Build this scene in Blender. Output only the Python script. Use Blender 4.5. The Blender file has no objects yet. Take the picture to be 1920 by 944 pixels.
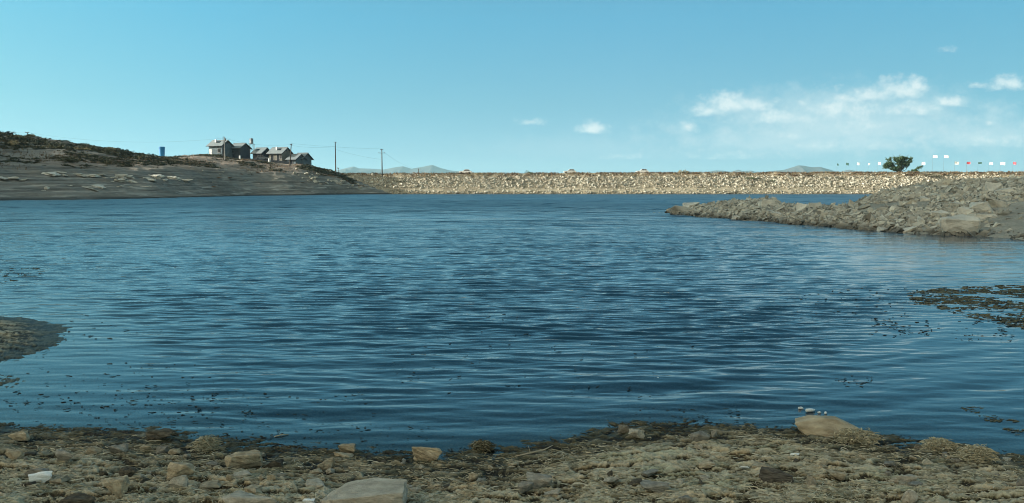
import bpy, bmesh, math, random
import numpy as np
from mathutils import Vector, Matrix, Euler

S = bpy.context.scene
COL = S.collection
rng = np.random.default_rng(7)
R = random.Random(11)
rad = math.radians
F = 1507.0                      # focal length in photo pixels (1920 wide)
PITCH = rad(4.55)
EYE = 2.0                       # eye height above the water, metres
CP, SP = math.cos(PITCH), math.sin(PITCH)

# ------------------------------------------------------------------ helpers
def ray(px, py):
    dx, dz = (px - 960) / F, -(py - 472) / F
    return dx, CP + dz * SP, -SP + dz * CP

def at_z(px, py, z=0.0):
    a, b, c = ray(px, py)
    t = (z - EYE) / c
    return a * t, b * t

def at_y(px, py, Y):
    a, b, c = ray(px, py)
    t = Y / b
    return a * t, Y, EYE + c * t

_P = np.random.default_rng(3).permutation(256)
_P = np.concatenate([_P, _P, _P])
_ang = np.random.default_rng(5).uniform(0, 2 * np.pi, 256)
_GX, _GY = np.cos(_ang), np.sin(_ang)

def perlin(x, y, seed=0):
    x = np.asarray(x, float) + seed * 17.31
    y = np.asarray(y, float) + seed * 9.73
    xi, yi = np.floor(x).astype(int), np.floor(y).astype(int)
    fx, fy = x - xi, y - yi
    xi &= 255
    yi &= 255
    u = fx * fx * fx * (fx * (fx * 6 - 15) + 10)
    v = fy * fy * fy * (fy * (fy * 6 - 15) + 10)
    def g(ix, iy, ax, ay):
        h = _P[_P[ix & 255] + (iy & 255)]
        return _GX[h] * ax + _GY[h] * ay
    a = g(xi, yi, fx, fy)
    b = g(xi + 1, yi, fx - 1, fy)
    c = g(xi, yi + 1, fx, fy - 1)
    d = g(xi + 1, yi + 1, fx - 1, fy - 1)
    return 1.5 * ((a * (1 - u) + b * u) * (1 - v) + (c * (1 - u) + d * u) * v)

def fbm(x, y, octv=4, seed=0, gain=0.5):
    s, a = 0, 1.0
    for i in range(octv):
        s = s + a * perlin(x * 2 ** i, y * 2 ** i, seed + i * 3)
        a *= gain
    return s

def sstep(a, b, x):
    t = np.clip((x - a) / (b - a), 0, 1)
    return t * t * (3 - 2 * t)

def poly_sd(px, py, poly):
    """signed distance to a polygon, positive inside"""
    d = np.full(np.shape(px), 1e9)
    ins = np.zeros(np.shape(px), bool)
    n = len(poly)
    for i in range(n):
        x0, y0 = poly[i]
        x1, y1 = poly[(i + 1) % n]
        ex, ey = x1 - x0, y1 - y0
        t = np.clip(((px - x0) * ex + (py - y0) * ey) / (ex * ex + ey * ey), 0, 1)
        d = np.minimum(d, np.hypot(px - x0 - t * ex, py - y0 - t * ey))
        c = (y0 > py) != (y1 > py)
        xx = x0 + (py - y0) * ex / (ey if ey else 1e-9)
        ins ^= c & (px < xx)
    return np.where(ins, d, -d)

def link(o, parent=None):
    COL.objects.link(o)
    if parent:
        o.parent = parent
    return o

def tag(o, label=None, cat=None, group=None, kind=None):
    if label: o['label'] = label
    if cat: o['category'] = cat
    if group: o['group'] = group
    if kind: o['kind'] = kind
    return o

def empty(name, loc, rz=0.0):
    o = bpy.data.objects.new(name, None)
    o.empty_display_size = 0.3
    o.location = loc
    o.rotation_euler = (0, 0, rz)
    return link(o)

def np_mesh(name, V, faces, mat=None, smooth=False, mats=None):
    """faces: (n,3) or (n,4) int array"""
    me = bpy.data.meshes.new(name)
    V = np.asarray(V, np.float32)
    faces = np.asarray(faces, np.int32)
    n, k = faces.shape
    me.vertices.add(len(V))
    me.vertices.foreach_set('co', V.ravel())
    me.loops.add(n * k)
    me.loops.foreach_set('vertex_index', faces.ravel())
    me.polygons.add(n)
    me.polygons.foreach_set('loop_start', np.arange(0, n * k, k, dtype=np.int32))
    me.polygons.foreach_set('loop_total', np.full(n, k, np.int32))
    me.polygons.foreach_set('use_smooth', np.full(n, smooth, bool))
    me.update(calc_edges=True)
    if mat: me.materials.append(mat)
    return me

def np_obj(name, V, faces, mat, smooth=False, parent=None):
    return link(bpy.data.objects.new(name, np_mesh(name, V, faces, mat, smooth)), parent)

def grid_faces(nr, nc):
    i = np.arange(nr - 1)[:, None] * nc + np.arange(nc - 1)[None, :]
    return np.stack([i, i + 1, i + nc + 1, i + nc], -1).reshape(-1, 4)

def add_attr(me, name, arr):
    a = me.attributes.new(name, 'FLOAT', 'POINT')
    a.data.foreach_set('value', np.asarray(arr, np.float32).ravel())

class MB:
    """collects boxes, prisms and tubes, then links them as one mesh object"""
    def __init__(self):
        self.bm = bmesh.new()
    def box(self, c, s, rot=None, taper=None):
        M = Matrix.Translation(c) @ (rot.to_4x4() if rot else Matrix.Identity(4))
        vs = []
        for z in (-.5, .5):
            k = taper if (taper and z > 0) else 1
            for x, y in ((-.5, -.5), (.5, -.5), (.5, .5), (-.5, .5)):
                vs.append(self.bm.verts.new(M @ Vector((x * s[0] * k, y * s[1] * k, z * s[2]))))
        for f in ((3, 2, 1, 0), (4, 5, 6, 7), (0, 1, 5, 4), (1, 2, 6, 5), (2, 3, 7, 6), (3, 0, 4, 7)):
            self.bm.faces.new([vs[i] for i in f])
        return self
    def poly_prism(self, pts, a, b, axis='y'):
        """extrude an outline (u,v) along an axis from a to b"""
        def P(u, v, w):
            return (u, w, v) if axis == 'y' else ((w, u, v) if axis == 'x' else (u, v, w))
        A = [self.bm.verts.new(P(u, v, a)) for u, v in pts]
        B = [self.bm.verts.new(P(u, v, b)) for u, v in pts]
        n = len(pts)
        self.bm.faces.new(A[::-1])
        self.bm.faces.new(B)
        for i in range(n):
            self.bm.faces.new([A[i], A[(i + 1) % n], B[(i + 1) % n], B[i]])
        return self
    def tube(self, pts, rs, n=6):
        pts = [Vector(p) for p in pts]
        if not hasattr(rs, '__len__'): rs = [rs] * len(pts)
        rings = []
        for i, p in enumerate(pts):
            d = (pts[min(i + 1, len(pts) - 1)] - pts[max(i - 1, 0)]).normalized()
            u = d.orthogonal().normalized() if abs(d.z) < .9 else Vector((1, 0, 0)).cross(d).normalized()
            v = d.cross(u)
            rings.append([self.bm.verts.new(p + (u * math.cos(2 * math.pi * k / n) + v * math.sin(2 * math.pi * k / n)) * rs[i]) for k in range(n)])
        for a, b in zip(rings, rings[1:]):
            for k in range(n):
                self.bm.faces.new([a[k], a[(k + 1) % n], b[(k + 1) % n], b[k]])
        self.bm.faces.new(rings[0][::-1])
        self.bm.faces.new(rings[-1])
        return self
    def build(self, name, mat, parent=None, smooth=False, bevel=0):
        bmesh.ops.recalc_face_normals(self.bm, faces=self.bm.faces)
        if bevel:
            bmesh.ops.bevel(self.bm, geom=list(self.bm.edges), offset=bevel, segments=2, affect='EDGES', profile=.5)
        me = bpy.data.meshes.new(name)
        self.bm.to_mesh(me)
        self.bm.free()
        me.polygons.foreach_set('use_smooth', [smooth] * len(me.polygons))
        me.materials.append(mat)
        return link(bpy.data.objects.new(name, me), parent)

# ------------------------------------------------------------------ materials
class NT:
    def __init__(self, tree):
        self.t = tree
        tree.nodes.clear()
    def n(self, typ, ins=None, **kw):
        nd = self.t.nodes.new(typ)
        for k, v in kw.items(): setattr(nd, k, v)
        for k, v in (ins or {}).items():
            self.set(nd.inputs[k], v)
        return nd
    def set(self, sock, v):
        if isinstance(v, bpy.types.NodeSocket): self.t.links.new(v, sock)
        elif isinstance(v, bpy.types.Node): self.t.links.new(v.outputs[0], sock)
        else: sock.default_value = v
    def m(self, op, a, b=0.0, c=None, clamp=False):
        nd = self.n('ShaderNodeMath', operation=op, use_clamp=clamp)
        self.set(nd.inputs[0], a); self.set(nd.inputs[1], b)
        if c is not None: self.set(nd.inputs[2], c)
        return nd.outputs[0]
    def ramp(self, fac, stops, interp='LINEAR'):
        nd = self.n('ShaderNodeValToRGB')
        self.set(nd.inputs[0], fac)
        el = nd.color_ramp.elements
        nd.color_ramp.interpolation = interp
        while len(el) < len(stops): el.new(.5)
        for e, (p, c) in zip(el, stops):
            e.position = p
            e.color = (*c, 1) if len(c) == 3 else c
        return nd.outputs[0]
    def mix(self, fac, a, b, blend='MIX'):
        nd = self.n('ShaderNodeMix', data_type='RGBA', blend_type=blend)
        self.set(nd.inputs[0], fac); self.set(nd.inputs[6], a if not isinstance(a, tuple) else (*a, 1)); self.set(nd.inputs[7], b if not isinstance(b, tuple) else (*b, 1))
        return nd.outputs[2]
    def noise(self, vec, scale, detail=4, rough=.6, dist=0.0):
        nd = self.n('ShaderNodeTexNoise', {'Scale': scale, 'Detail': detail, 'Roughness': rough, 'Distortion': dist})
        if vec is not None: self.set(nd.inputs['Vector'], vec)
        return nd.outputs[0]
    def scaled(self, vec, s):
        nd = self.n('ShaderNodeVectorMath', operation='MULTIPLY')
        self.set(nd.inputs[0], vec); nd.inputs[1].default_value = s
        return nd.outputs[0]

def material(name):
    m = bpy.data.materials.new(name)
    m.use_nodes = True
    return m, NT(m.node_tree)

def finish(t, col, rough=.9, bump=None, bstr=.5, bdist=.05, spec=.3, metal=0.0):
    b = t.n('ShaderNodeBsdfPrincipled', {'Base Color': col if not isinstance(col, tuple) else (*col, 1), 'Roughness': rough, 'Specular IOR Level': spec, 'Metallic': metal})
    if bump is not None:
        bp = t.n('ShaderNodeBump', {'Height': bump, 'Strength': bstr, 'Distance': bdist})
        t.set(b.inputs['Normal'], bp.outputs[0])
    o = t.n('ShaderNodeOutputMaterial', {'Surface': b.outputs[0]})
    return b

def simple(name, c1, c2, scale=3.0, rough=.85, bump=.3, bdist=.02, var=0.0, spec=.3, metal=0.0, stretch=None, lo=.35, hi=.65):
    """two-tone noise material in object space, with a per-object brightness shift"""
    m, t = material(name)
    v = t.n('ShaderNodeTexCoord').outputs['Object']
    if stretch: v = t.scaled(v, stretch)
    f = t.noise(v, scale, 6, .65)
    col = t.ramp(f, [(lo, c1), (hi, c2)])
    if var:
        r = t.n('ShaderNodeObjectInfo').outputs['Random']
        k = t.m('MULTIPLY_ADD', r, 2 * var, 1 - var)
        cc = t.n('ShaderNodeCombineColor', {0: k, 1: k, 2: k}).outputs[0]
        col = t.mix(1.0, col, cc, 'MULTIPLY')
    finish(t, col, rough, t.noise(v, scale * 4, 6, .7), bump, bdist, spec, metal)
    return m

def attr(t, name):
    return t.n('ShaderNodeAttribute', attribute_name=name).outputs['Fac']

M = {}
M['stone_tan'] = simple('stone_tan', (.28, .235, .16), (.52, .455, .33), 3.2, .92, .7, .03, .12)
M['stone_pale'] = simple('stone_pale', (.30, .28, .225), (.54, .50, .41), 3.5, .92, .7, .03, .12)
M['stone_grey'] = simple('stone_grey', (.19, .185, .16), (.37, .355, .30), 3.0, .92, .7, .03, .2)
M['stone_dark'] = simple('stone_dark', (.05, .046, .036), (.15, .135, .10), 4.0, .95, .8, .03, .2)
M['stone_wet'] = simple('stone_wet', (.09, .085, .065), (.23, .21, .16), 4.0, .6, .6, .03, .2, .5)
M['spit_stone'] = simple('spit_stone', (.29, .28, .24), (.46, .445, .38), 1.6, .95, .6, .05, .15)
M['foam'] = simple('foam', (.70, .73, .72), (.84, .86, .85), 12, .7, .4, .01)
M['plastic_clear'] = simple('plastic_clear', (.45, .52, .54), (.75, .8, .8), 10, .25, .2, .005, 0, .5)
M['twig'] = simple('twig', (.30, .26, .19), (.48, .43, .33), 9, .9, .4, .01)
M['concrete'] = simple('concrete', (.15, .155, .16), (.24, .24, .24), .9, .9, .3, .03)
M['block_wall'] = simple('block_wall', (.075, .105, .125), (.13, .165, .185), .8, .9, .3, .03)
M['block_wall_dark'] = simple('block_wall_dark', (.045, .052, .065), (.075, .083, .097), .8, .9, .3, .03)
M['wall_tan'] = simple('wall_tan', (.12, .12, .105), (.20, .195, .165), .7, .9, .3, .03)
M['roof_sheet'] = simple('roof_sheet', (.15, .18, .195), (.23, .26, .265), .8, .75, .25, .02, .05, .4, 0, (.6, 3, 3))
M['soffit'] = simple('soffit', (.05, .05, .055), (.09, .09, .095), 2, .9)
M['glass_dark'] = simple('glass_dark', (.015, .018, .022), (.03, .035, .04), 2, .15, .02, .01, 0, .5)
M['door_pale'] = simple('door_pale', (.5, .52, .52), (.66, .67, .66), 2, .6)
M['white_paint'] = simple('white_paint', (.70, .71, .71), (.82, .83, .83), 2, .5, .15, .01)
M['car_white'] = simple('car_white', (.76, .77, .78), (.82, .83, .83), 1, .25, .02, .005, 0, .5)
M['tyre'] = simple('tyre', (.015, .015, .016), (.035, .035, .035), 6, .9)
M['wood_pole'] = simple('wood_pole', (.045, .038, .032), (.10, .085, .07), 1.5, .9, .4, .02, .15, .3, 0, (6, 6, .6))
M['concrete_pole'] = simple('concrete_pole', (.17, .17, .165), (.28, .275, .26), 1.2, .9, .3, .02)
M['steel'] = simple('steel', (.10, .11, .12), (.20, .21, .22), 2, .55, .2, .01, 0, .5)
M['tank_steel'] = simple('tank_steel', (.14, .17, .20), (.30, .33, .36), 1.5, .5, .2, .01, 0, .5, .2)
M['wire'] = simple('wire', (.06, .06, .065), (.09, .09, .095), 2, .6)
M['blue_tank'] = simple('blue_tank', (.015, .17, .40), (.025, .24, .50), .9, .5, .2, .02, 0, .4, 0, (1, 1, .4))
M['flag_white'] = simple('flag_white', (.62, .65, .66), (.72, .75, .76), 2, .8, .2)
M['flag_red'] = simple('flag_red', (.55, .10, .13), (.68, .17, .2), 2, .8, .2)
M['flag_green'] = simple('flag_green', (.03, .09, .075), (.05, .13, .10), 2, .8, .2)
M['bark'] = simple('bark', (.07, .055, .04), (.16, .13, .10), 4, .95, .6, .04, 0, .2, 0, (3, 3, .7))
M['leaf_tree'] = simple('leaf_tree', (.03, .065, .03), (.08, .125, .055), 1.6, .7, .1, .01, 0, .3)
M['shrub_dark'] = simple('shrub_dark', (.035, .042, .024), (.085, .082, .05), 1.2, .9, .1, .01, .3)
M['shrub_olive'] = simple('shrub_olive', (.07, .075, .04), (.15, .14, .08), 1.2, .9, .1, .01, .3)
M['shrub_tan'] = simple('shrub_tan', (.24, .20, .115), (.40, .34, .20), 1.2, .95, .1, .01, .2)
M['shrub_rust'] = simple('shrub_rust', (.14, .085, .05), (.29, .19, .115), 1.2, .95, .1, .01, .3)
M['shrub_green'] = simple('shrub_green', (.05, .08, .03), (.11, .14, .055), 1.5, .9, .1, .01, .2)
M['dead_stem'] = simple('dead_stem', (.12, .10, .07), (.2, .17, .12), 3, .9)

def mat_crust():
    m, t = material('dried_algae_crust')
    g = t.n('ShaderNodeNewGeometry')
    pos = g.outputs['Position']
    z = t.n('ShaderNodeSeparateXYZ', {0: pos}).outputs[2]
    v = t.scaled(pos, (1.0, 2.0, 1.0))
    n1 = t.noise(v, 2.2, 5, .62)
    n2 = t.noise(v, 14, 6, .7)
    n3 = t.noise(v, 60, 4, .7)
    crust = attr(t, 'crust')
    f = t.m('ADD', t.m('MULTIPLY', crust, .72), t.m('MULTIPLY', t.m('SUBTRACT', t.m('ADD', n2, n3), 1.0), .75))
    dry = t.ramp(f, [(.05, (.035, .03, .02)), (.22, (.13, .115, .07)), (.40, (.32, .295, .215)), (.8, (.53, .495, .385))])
    tint = t.ramp(n1, [(.36, (.86, .93, .86)), (.5, (1, .99, .97)), (.66, (1.08, .94, .78))])
    dry = t.mix(1.0, dry, tint, 'MULTIPLY')
    wetc = t.ramp(f, [(.1, (.018, .018, .012)), (.45, (.06, .058, .03)), (.85, (.12, .10, .055))])
    zz = t.m('ADD', z, t.m('MULTIPLY', t.m('SUBTRACT', n1, .5), .10))
    w = t.n('ShaderNodeMapRange', {0: zz, 1: .02, 2: .09, 3: 1.0, 4: 0.0}, clamp=True).outputs[0]
    col = t.mix(w, dry, wetc)
    ro = t.m('MULTIPLY_ADD', w, -.45, .95)
    finish(t, col, ro, t.m('ADD', n2, t.m('MULTIPLY', n3, .5)), .8, .02, .3)
    return m
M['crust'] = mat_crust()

def mat_strand():
    m, t = material('dry_algae_strand')
    k = attr(t, 'tint')
    col = t.ramp(k, [(0, (.03, .025, .017)), (.18, (.09, .075, .043)), (.4, (.235, .215, .14)), (.7, (.43, .40, .29)), (1, (.60, .57, .46))])
    finish(t, col, .95, None, spec=.2)
    return m
M['strand'] = mat_strand()

def mat_hill(name, base, dark, pale, warm):
    m, t = material(name)
    pos = t.n('ShaderNodeNewGeometry').outputs['Position']
    sep = t.n('ShaderNodeSeparateXYZ', {0: pos})
    z = sep.outputs[2]
    n1 = t.noise(t.scaled(pos, (.045, .045, .3)), 1.0, 7, .62)
    n2 = t.noise(t.scaled(pos, (.12, .12, 1.9)), 1.0, 6, .6, .6)
    n3 = t.noise(pos, 1.1, 6, .7)
    col = t.ramp(t.m('ADD', t.m('MULTIPLY', n1, .5), t.m('MULTIPLY', n3, .5)), [(.33, dark), (.52, base), (.7, warm)])
    xx = sep.outputs[0]
    wf = t.m('MULTIPLY', t.n('ShaderNodeMapRange', {0: xx, 1: -103.0, 2: -92.0}, clamp=True).outputs[0], t.n('ShaderNodeMapRange', {0: t.m('ADD', z, t.m('MULTIPLY', n1, 3.0)), 1: 7.2, 2: 9.4}, clamp=True).outputs[0])
    wf = t.m('MULTIPLY', wf, t.n('ShaderNodeMapRange', {0: n3, 1: .3, 2: .6, 3: .35, 4: 1.0}, clamp=True).outputs[0])
    col = t.mix(t.m('MULTIPLY', wf, .75), col, (.40, .29, .215))  # sunlit warmth near the houses, mixed into the soil colour
    n5 = t.noise(t.scaled(pos, (.07, .07, 2.6)), 1.0, 6, .62, .8)
    dk = t.ramp(n5, [(.38, (.52, .52, .52)), (.52, (1, 1, 1))])
    col = t.mix(1.0, col, dk, 'MULTIPLY')
    low = t.n('ShaderNodeMapRange', {0: z, 1: 3.2, 2: 6.2, 3: 1.0, 4: .12}, clamp=True).outputs[0]
    s = t.ramp(n2, [(.52, (0, 0, 0)), (.66, (1, 1, 1))])
    fac = t.m('MULTIPLY', t.m('MULTIPLY', s, low), .75)
    col = t.mix(fac, col, pale)
    wet = t.n('ShaderNodeMapRange', {0: z, 1: .12, 2: .5, 3: .3, 4: 1.0}, clamp=True).outputs[0]
    cc = t.n('ShaderNodeCombineColor', {0: wet, 1: wet, 2: wet}).outputs[0]
    col = t.mix(1.0, col, cc, 'MULTIPLY')
    finish(t, col, .95, t.m('ADD', n3, n2), .7, .25, .2)
    return m
M['hill'] = mat_hill('hill_soil', (.215, .203, .172), (.125, .12, .102), (.46, .44, .38), (.27, .248, .203))

def mat_gravel(name, a, b, c, sc=1.0):
    m, t = material(name)
    pos = t.n('ShaderNodeNewGeometry').outputs['Position']
    n1 = t.noise(pos, .25 * sc, 5, .6)
    n2 = t.noise(pos, 3.5 * sc, 6, .7)
    col = t.ramp(t.m('ADD', t.m('MULTIPLY', n1, .5), t.m('MULTIPLY', n2, .5)), [(.35, a), (.5, b), (.66, c)])
    finish(t, col, .95, n2, .8, .12, .2)
    return m
M['dam_soil'] = mat_gravel('dam_gravel', (.20, .165, .11), (.34, .29, .20), (.46, .40, .29), .6)
M['spit_soil'] = mat_gravel('spit_gravel', (.20, .192, .158), (.30, .287, .24), (.40, .385, .325), 2.2)
M['plain'] = mat_gravel('plain_soil', (.18, .15, .11), (.27, .23, .17), (.33, .29, .22), .05)
M['mountain'] = mat_gravel('mountain_rock', (.045, .045, .045), (.075, .073, .07), (.115, .11, .10), .02)

def mat_tinted(name, stops, rough=.95, wet=.38):
    m, t = material(name)
    pos = t.n('ShaderNodeNewGeometry').outputs['Position']
    k = attr(t, 'tint')
    col = t.ramp(k, stops)
    n = t.noise(pos, 2.5, 5, .65)
    zc = t.n('ShaderNodeSeparateXYZ', {0: pos}).outputs[2]
    wt = t.n('ShaderNodeMapRange', {0: t.m('ADD', zc, t.m('MULTIPLY', n, -.25)), 1: -.02, 2: .18, 3: wet, 4: 1.0}, clamp=True).outputs[0]
    col = t.mix(1.0, col, t.n('ShaderNodeCombineColor', {0: wt, 1: wt, 2: wt}).outputs[0], 'MULTIPLY')
    col = t.mix(1.0, col, t.ramp(n, [(.3, (.78, .78, .78)), (.7, (1.15, 1.15, 1.15))]), 'MULTIPLY')
    finish(t, col, rough, n, .4, .05, .2)
    return m
M['riprap'] = mat_tinted('riprap_stone', [(0, (.22, .20, .155)), (.3, (.33, .295, .225)), (.7, (.44, .41, .33)), (1, (.54, .515, .43))])
M['rubble'] = mat_tinted('rubble_stone', [(0, (.09, .088, .075)), (.3, (.28, .27, .23)), (.75, (.44, .425, .36)), (1, (.58, .565, .49))])
M['grass'] = mat_tinted('dry_grass_blades', [(0, (.06, .042, .028)), (.35, (.14, .092, .055)), (.7, (.24, .17, .10)), (1, (.38, .31, .18))])
M['weed'] = mat_tinted('wet_weed', [(0, (.012, .011, .008)), (.5, (.05, .049, .028)), (1, (.13, .125, .075))], .6, 1.0)

# ------------------------------------------------------------------ terrain functions
SH = [(-1500, 735), (-700, 765), (-300, 780), (0, 796), (100, 801), (200, 806), (330, 809), (420, 823), (500, 834),
      (640, 846), (760, 853), (860, 850), (960, 840), (1060, 824), (1130, 806), (1200, 796), (1300, 794),
      (1450, 803), (1600, 815), (1750, 831), (1850, 846), (1920, 858), (2100, 880), (2600, 930)]
_sh = np.array([at_z(*p) for p in SH])
def y_shore(x):
    y = np.interp(x, _sh[:, 0], _sh[:, 1])
    return y + .06 * fbm(x * 1.7, x * 0 + 3.1, 3, 2) + .025 * perlin(x * 9, x * 0 + 7, 4)

PEN = [at_z(0, 590), at_z(65, 592), at_z(100, 606), at_z(130, 638), at_z(62, 664), at_z(0, 682)] + [(-9, 8.6), (-17, 7.9), (-17, 13.2)]
PEN2 = [at_z(-10, 704), at_z(30, 713), at_z(0, 727)] + [(-7, 7.9), (-9, 8.2)]
PEN = [tuple(p) for p in PEN]; PEN2 = [tuple(p) for p in PEN2]

def H_ground(x, y):
    s = y_shore(x) - y
    z = np.where(s > 0, .085 * s, np.maximum(.11 * s, -2.6))
    z = np.where(s > 3.5, .085 * 3.5 + .03 * (s - 3.5), z)
    d1 = poly_sd(x, y, PEN) + .12 * fbm(x * 1.3, y * 1.3, 3, 9)
    d2 = poly_sd(x, y, PEN2) + .05 * fbm(x * 3, y * 3, 2, 12)
    z = np.maximum(z, np.clip(d1 * .10, -2.6, .13))
    z = np.maximum(z, np.clip(d2 * .12, -2.6, .10))
    return z

def crust_field(x, y):
    """rough dried crust: layered, elongated along the shore"""
    wx = x + .10 * fbm(x * 2.5, y * 2.5, 3, 21)
    wy = y + .10 * fbm(x * 2.5, y * 2.5, 3, 31)
    big = fbm(wx * .9, wy * 1.5, 3, 41)
    a = fbm(wx * 4.5, wy * 13, 5, 51, .65)
    r = 1 - np.abs(fbm(wx * 4, wy * 8, 3, 61)) * 2
    fine = fbm(x * 22, y * 45, 4, 71, .7)
    return big, a, r, fine

#        az     shore  bank  bz   sky   sz
HT = np.array([
    (-150, 90, 110, 3, 150, 8), (-130, 60, 75, 5, 120, 15), (-115, 50, 62, 8, 105, 36), (-100, 48, 60, 8, 100, 43), (-80, 52, 65, 8, 105, 46), (-65, 70, 85, 8, 125, 51),  # unseen ridge rows off to the left, added to shade near shore and spit
    (-50, 110, 140, 7, 190, 39), (-40, 135, 165, 5, 235, 22.5), (-35, 145, 174, 4.4, 246, 18),
    (-32.5, 149, 178, 4.2, 249, 16.2), (-28.26, 149, 182, 4.9, 244, 14), (-23.65, 164, 202, 6.5, 251, 10.3), (-22.2, 176, 210, 6.2, 268, 11.4),
    (-21.2, 183, 214, 6.0, 273, 13.0), (-20.2, 192, 221, 5.9, 272, 12.3), (-17.66, 211, 236, 6.3, 270, 10.7),
    (-14.15, 222, 242, 5.9, 264, 9.0), (-12.8, 234, 248, 5.2, 262, 7.7), (-12, 241, 250, 4.4, 258, 6.5), (-11.26, 245, 251, 3.4, 256, 5.0), (-10.5, 248, 252, 2.2, 256, 3.3),
    (-9.8, 250, 253.5, 1.4, 257, 2.1), (-9.05, 252, 255, .6, 257, 1.0), (-8.3, 255, 257, -.2, 259, -.1), (-7, 260, 264, -1.5, 270, -1), (-6, 262, 268, -2, 274, -2)])
_ha = np.linspace(-150, -6, 1441)
_hs = []
for _i in range(1, 6):
    _v = np.interp(_ha, HT[:, 0], HT[:, _i])
    _w = np.exp(-.5 * (np.arange(-30, 31) / (6.0)) ** 2); _w /= _w.sum()
    _hs.append(np.convolve(np.pad(_v, 30, mode='edge'), _w, 'valid'))
def H_hill(x, y, noise=True):
    az = np.degrees(np.arctan2(x, y))
    r = np.hypot(x, y)
    sh, ba, bz, sk, sz = [np.interp(az, _ha, _hs[i]) for i in range(5)]
    n = fbm(x * .03, y * .03, 4, 81) if noise else 0
    sh = sh + (2.5 * n + 1.2 * fbm(x * .12, y * .12, 3, 85) if noise else 0)
    t1 = np.clip((r - sh) / np.maximum(ba - sh, .1), 0, 1)
    t2 = np.clip((r - ba) / (sk - ba), 0, 1)
    z = np.where(r < sh, (r - sh) * .12, bz * (.25 * t1 + .75 * t1 ** 1.25) + (sz - bz) * (1.1 * t2 - .1 * t2 ** 3 - .0) ** .9)
    z = np.where(r > sk, sz + (sz - bz) * (1.0 ** .9 - 1) - (r - sk) * .05, z)
    z = np.maximum(z, -3.5)
    if noise:
        up = sstep(0, 3, z)
        z = z + up * (.55 * n + .35 * fbm(x * .11, y * .11, 4, 91) + .10 * perlin(x * .6, y * .6, 95))
        low = sstep(0.1, .6, z) * (1 - sstep(5.5, 8, z))
        z = z + low * .16 * np.sin(z * 2 * np.pi / .85 + 2 * n)
    return z

# rock spit, by photo column: px, near shore r, ridge r, ridge z
def _col(px, py, sky, rr):
    x, y = at_z(px, py)
    X, Y, Z = at_y(px, sky, rr)
    return (px, y, rr, Z)
SPT = np.array([(1235, 66, 67.5, -.5), _col(1262, 402, 399, 66), _col(1300, 406, 388, 64), _col(1345, 409, 383, 62), _col(1385, 412, 377, 60), _col(1440, 416, 374, 58),
                _col(1470, 419, 387, 53), _col(1530, 424, 390, 50), _col(1570, 427, 390, 50), _col(1605, 430, 382, 51), _col(1650, 434, 364, 53), _col(1700, 437, 350, 56),
                _col(1760, 441, 342, 58), _col(1850, 444, 338, 60), _col(1920, 449, 335, 62), (2100, 28, 60, 2.9), (2400, 24, 55, 3.2), (3200, 14, 40, 3.0), (4200, 6, 30, 2.5)])
def H_spit(x, y, noise=True):
    yy = np.maximum(y, .5)
    px = 960 + x / yy * F
    nr, rr, rz = [np.interp(px, SPT[:, 0], SPT[:, i]) for i in range(1, 4)]
    if noise: nr = nr + .5 * fbm(x * .35, y * .35, 3, 101)
    t = np.clip((y - nr) / np.maximum(rr - nr, .5), -1, 1)
    z = np.where(t < 0, (y - nr) * .35, rz * (1 - (1 - np.abs(t)) ** 1.55))
    fall = (y - rr)
    z = np.where(fall > 0, rz - fall * .12 - np.maximum(fall - 3, 0) * .12, z)
    if noise: z = z + sstep(-.2, .5, z) * (.12 * fbm(x * .5, y * .5, 4, 105) )
    return np.clip(z, -3, 9)

# ------------------------------------------------------------------ ground (shore, lake bed, far plain)
def angles(n_in, half, n_out, full=180):
    a = np.linspace(-half, half, n_in)
    if n_out:
        b = half + (full - half) * np.linspace(0, 1, n_out + 1)[1:] ** 1.3
        a = np.concatenate([-b[::-1], a, b])
    return np.radians(a)
th = angles(1000, 38, 40)
rr = np.concatenate([np.geomspace(.25, 4.2, 30)[:-1], np.geomspace(4.2, 7.6, 420)[:-1], np.geomspace(7.6, 14, 130)[:-1], np.geomspace(14, 12000, 90)])
RR, TH = np.meshgrid(rr, th, indexing='ij')
gx, gy = RR * np.sin(TH), RR * np.cos(TH)
gz = H_ground(gx, gy)
big, a_, r_, fine = crust_field(gx, gy)
dry = sstep(-.03, .08, gz)
near = sstep(16, 9, RR)
gz2 = gz + near * (dry * (.030 * big + .015 * a_ + .009 * np.maximum(r_, -.6) + .007 * fine) + (1 - dry) * .02 * a_)
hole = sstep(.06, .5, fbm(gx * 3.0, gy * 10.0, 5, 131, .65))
gz2 -= near * dry * .030 * hole
gz2 -= near * dry * .008
crust = np.clip(.55 + .36 * a_ + .20 * r_ + .30 * fine - 1.2 * hole + .2 * big, 0, 1)  # hollows take a dark soil colour that also stands in for crevice shade
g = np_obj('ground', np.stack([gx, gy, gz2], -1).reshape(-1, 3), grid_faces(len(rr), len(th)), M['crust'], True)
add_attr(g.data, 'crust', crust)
tag(g, kind='structure')
def ground_z(x, y):
    x, y = np.float64(x), np.float64(y)
    z = H_ground(x, y)
    b, a, r, f = crust_field(x, y)
    d = sstep(-.03, .08, z)
    return float(z + d * (.03 * b + .013 * a))

# ------------------------------------------------------------------ hill on the left
az = np.radians(np.concatenate([np.linspace(-150, -36, 120)[:-1], np.linspace(-36, -6, 620)]))
hr = np.concatenate([np.linspace(40, 120, 60)[:-1], np.linspace(120, 290, 330)[:-1], np.geomspace(290, 520, 30)])
HR, HA = np.meshgrid(hr, az, indexing='ij')
hx, hy = HR * np.sin(HA), HR * np.cos(HA)
hz = H_hill(hx, hy)
o = np_obj('hill', np.stack([hx, hy, hz], -1).reshape(-1, 3), grid_faces(len(hr), len(az)), M['hill'], True)
tag(o, kind='structure')

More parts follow.
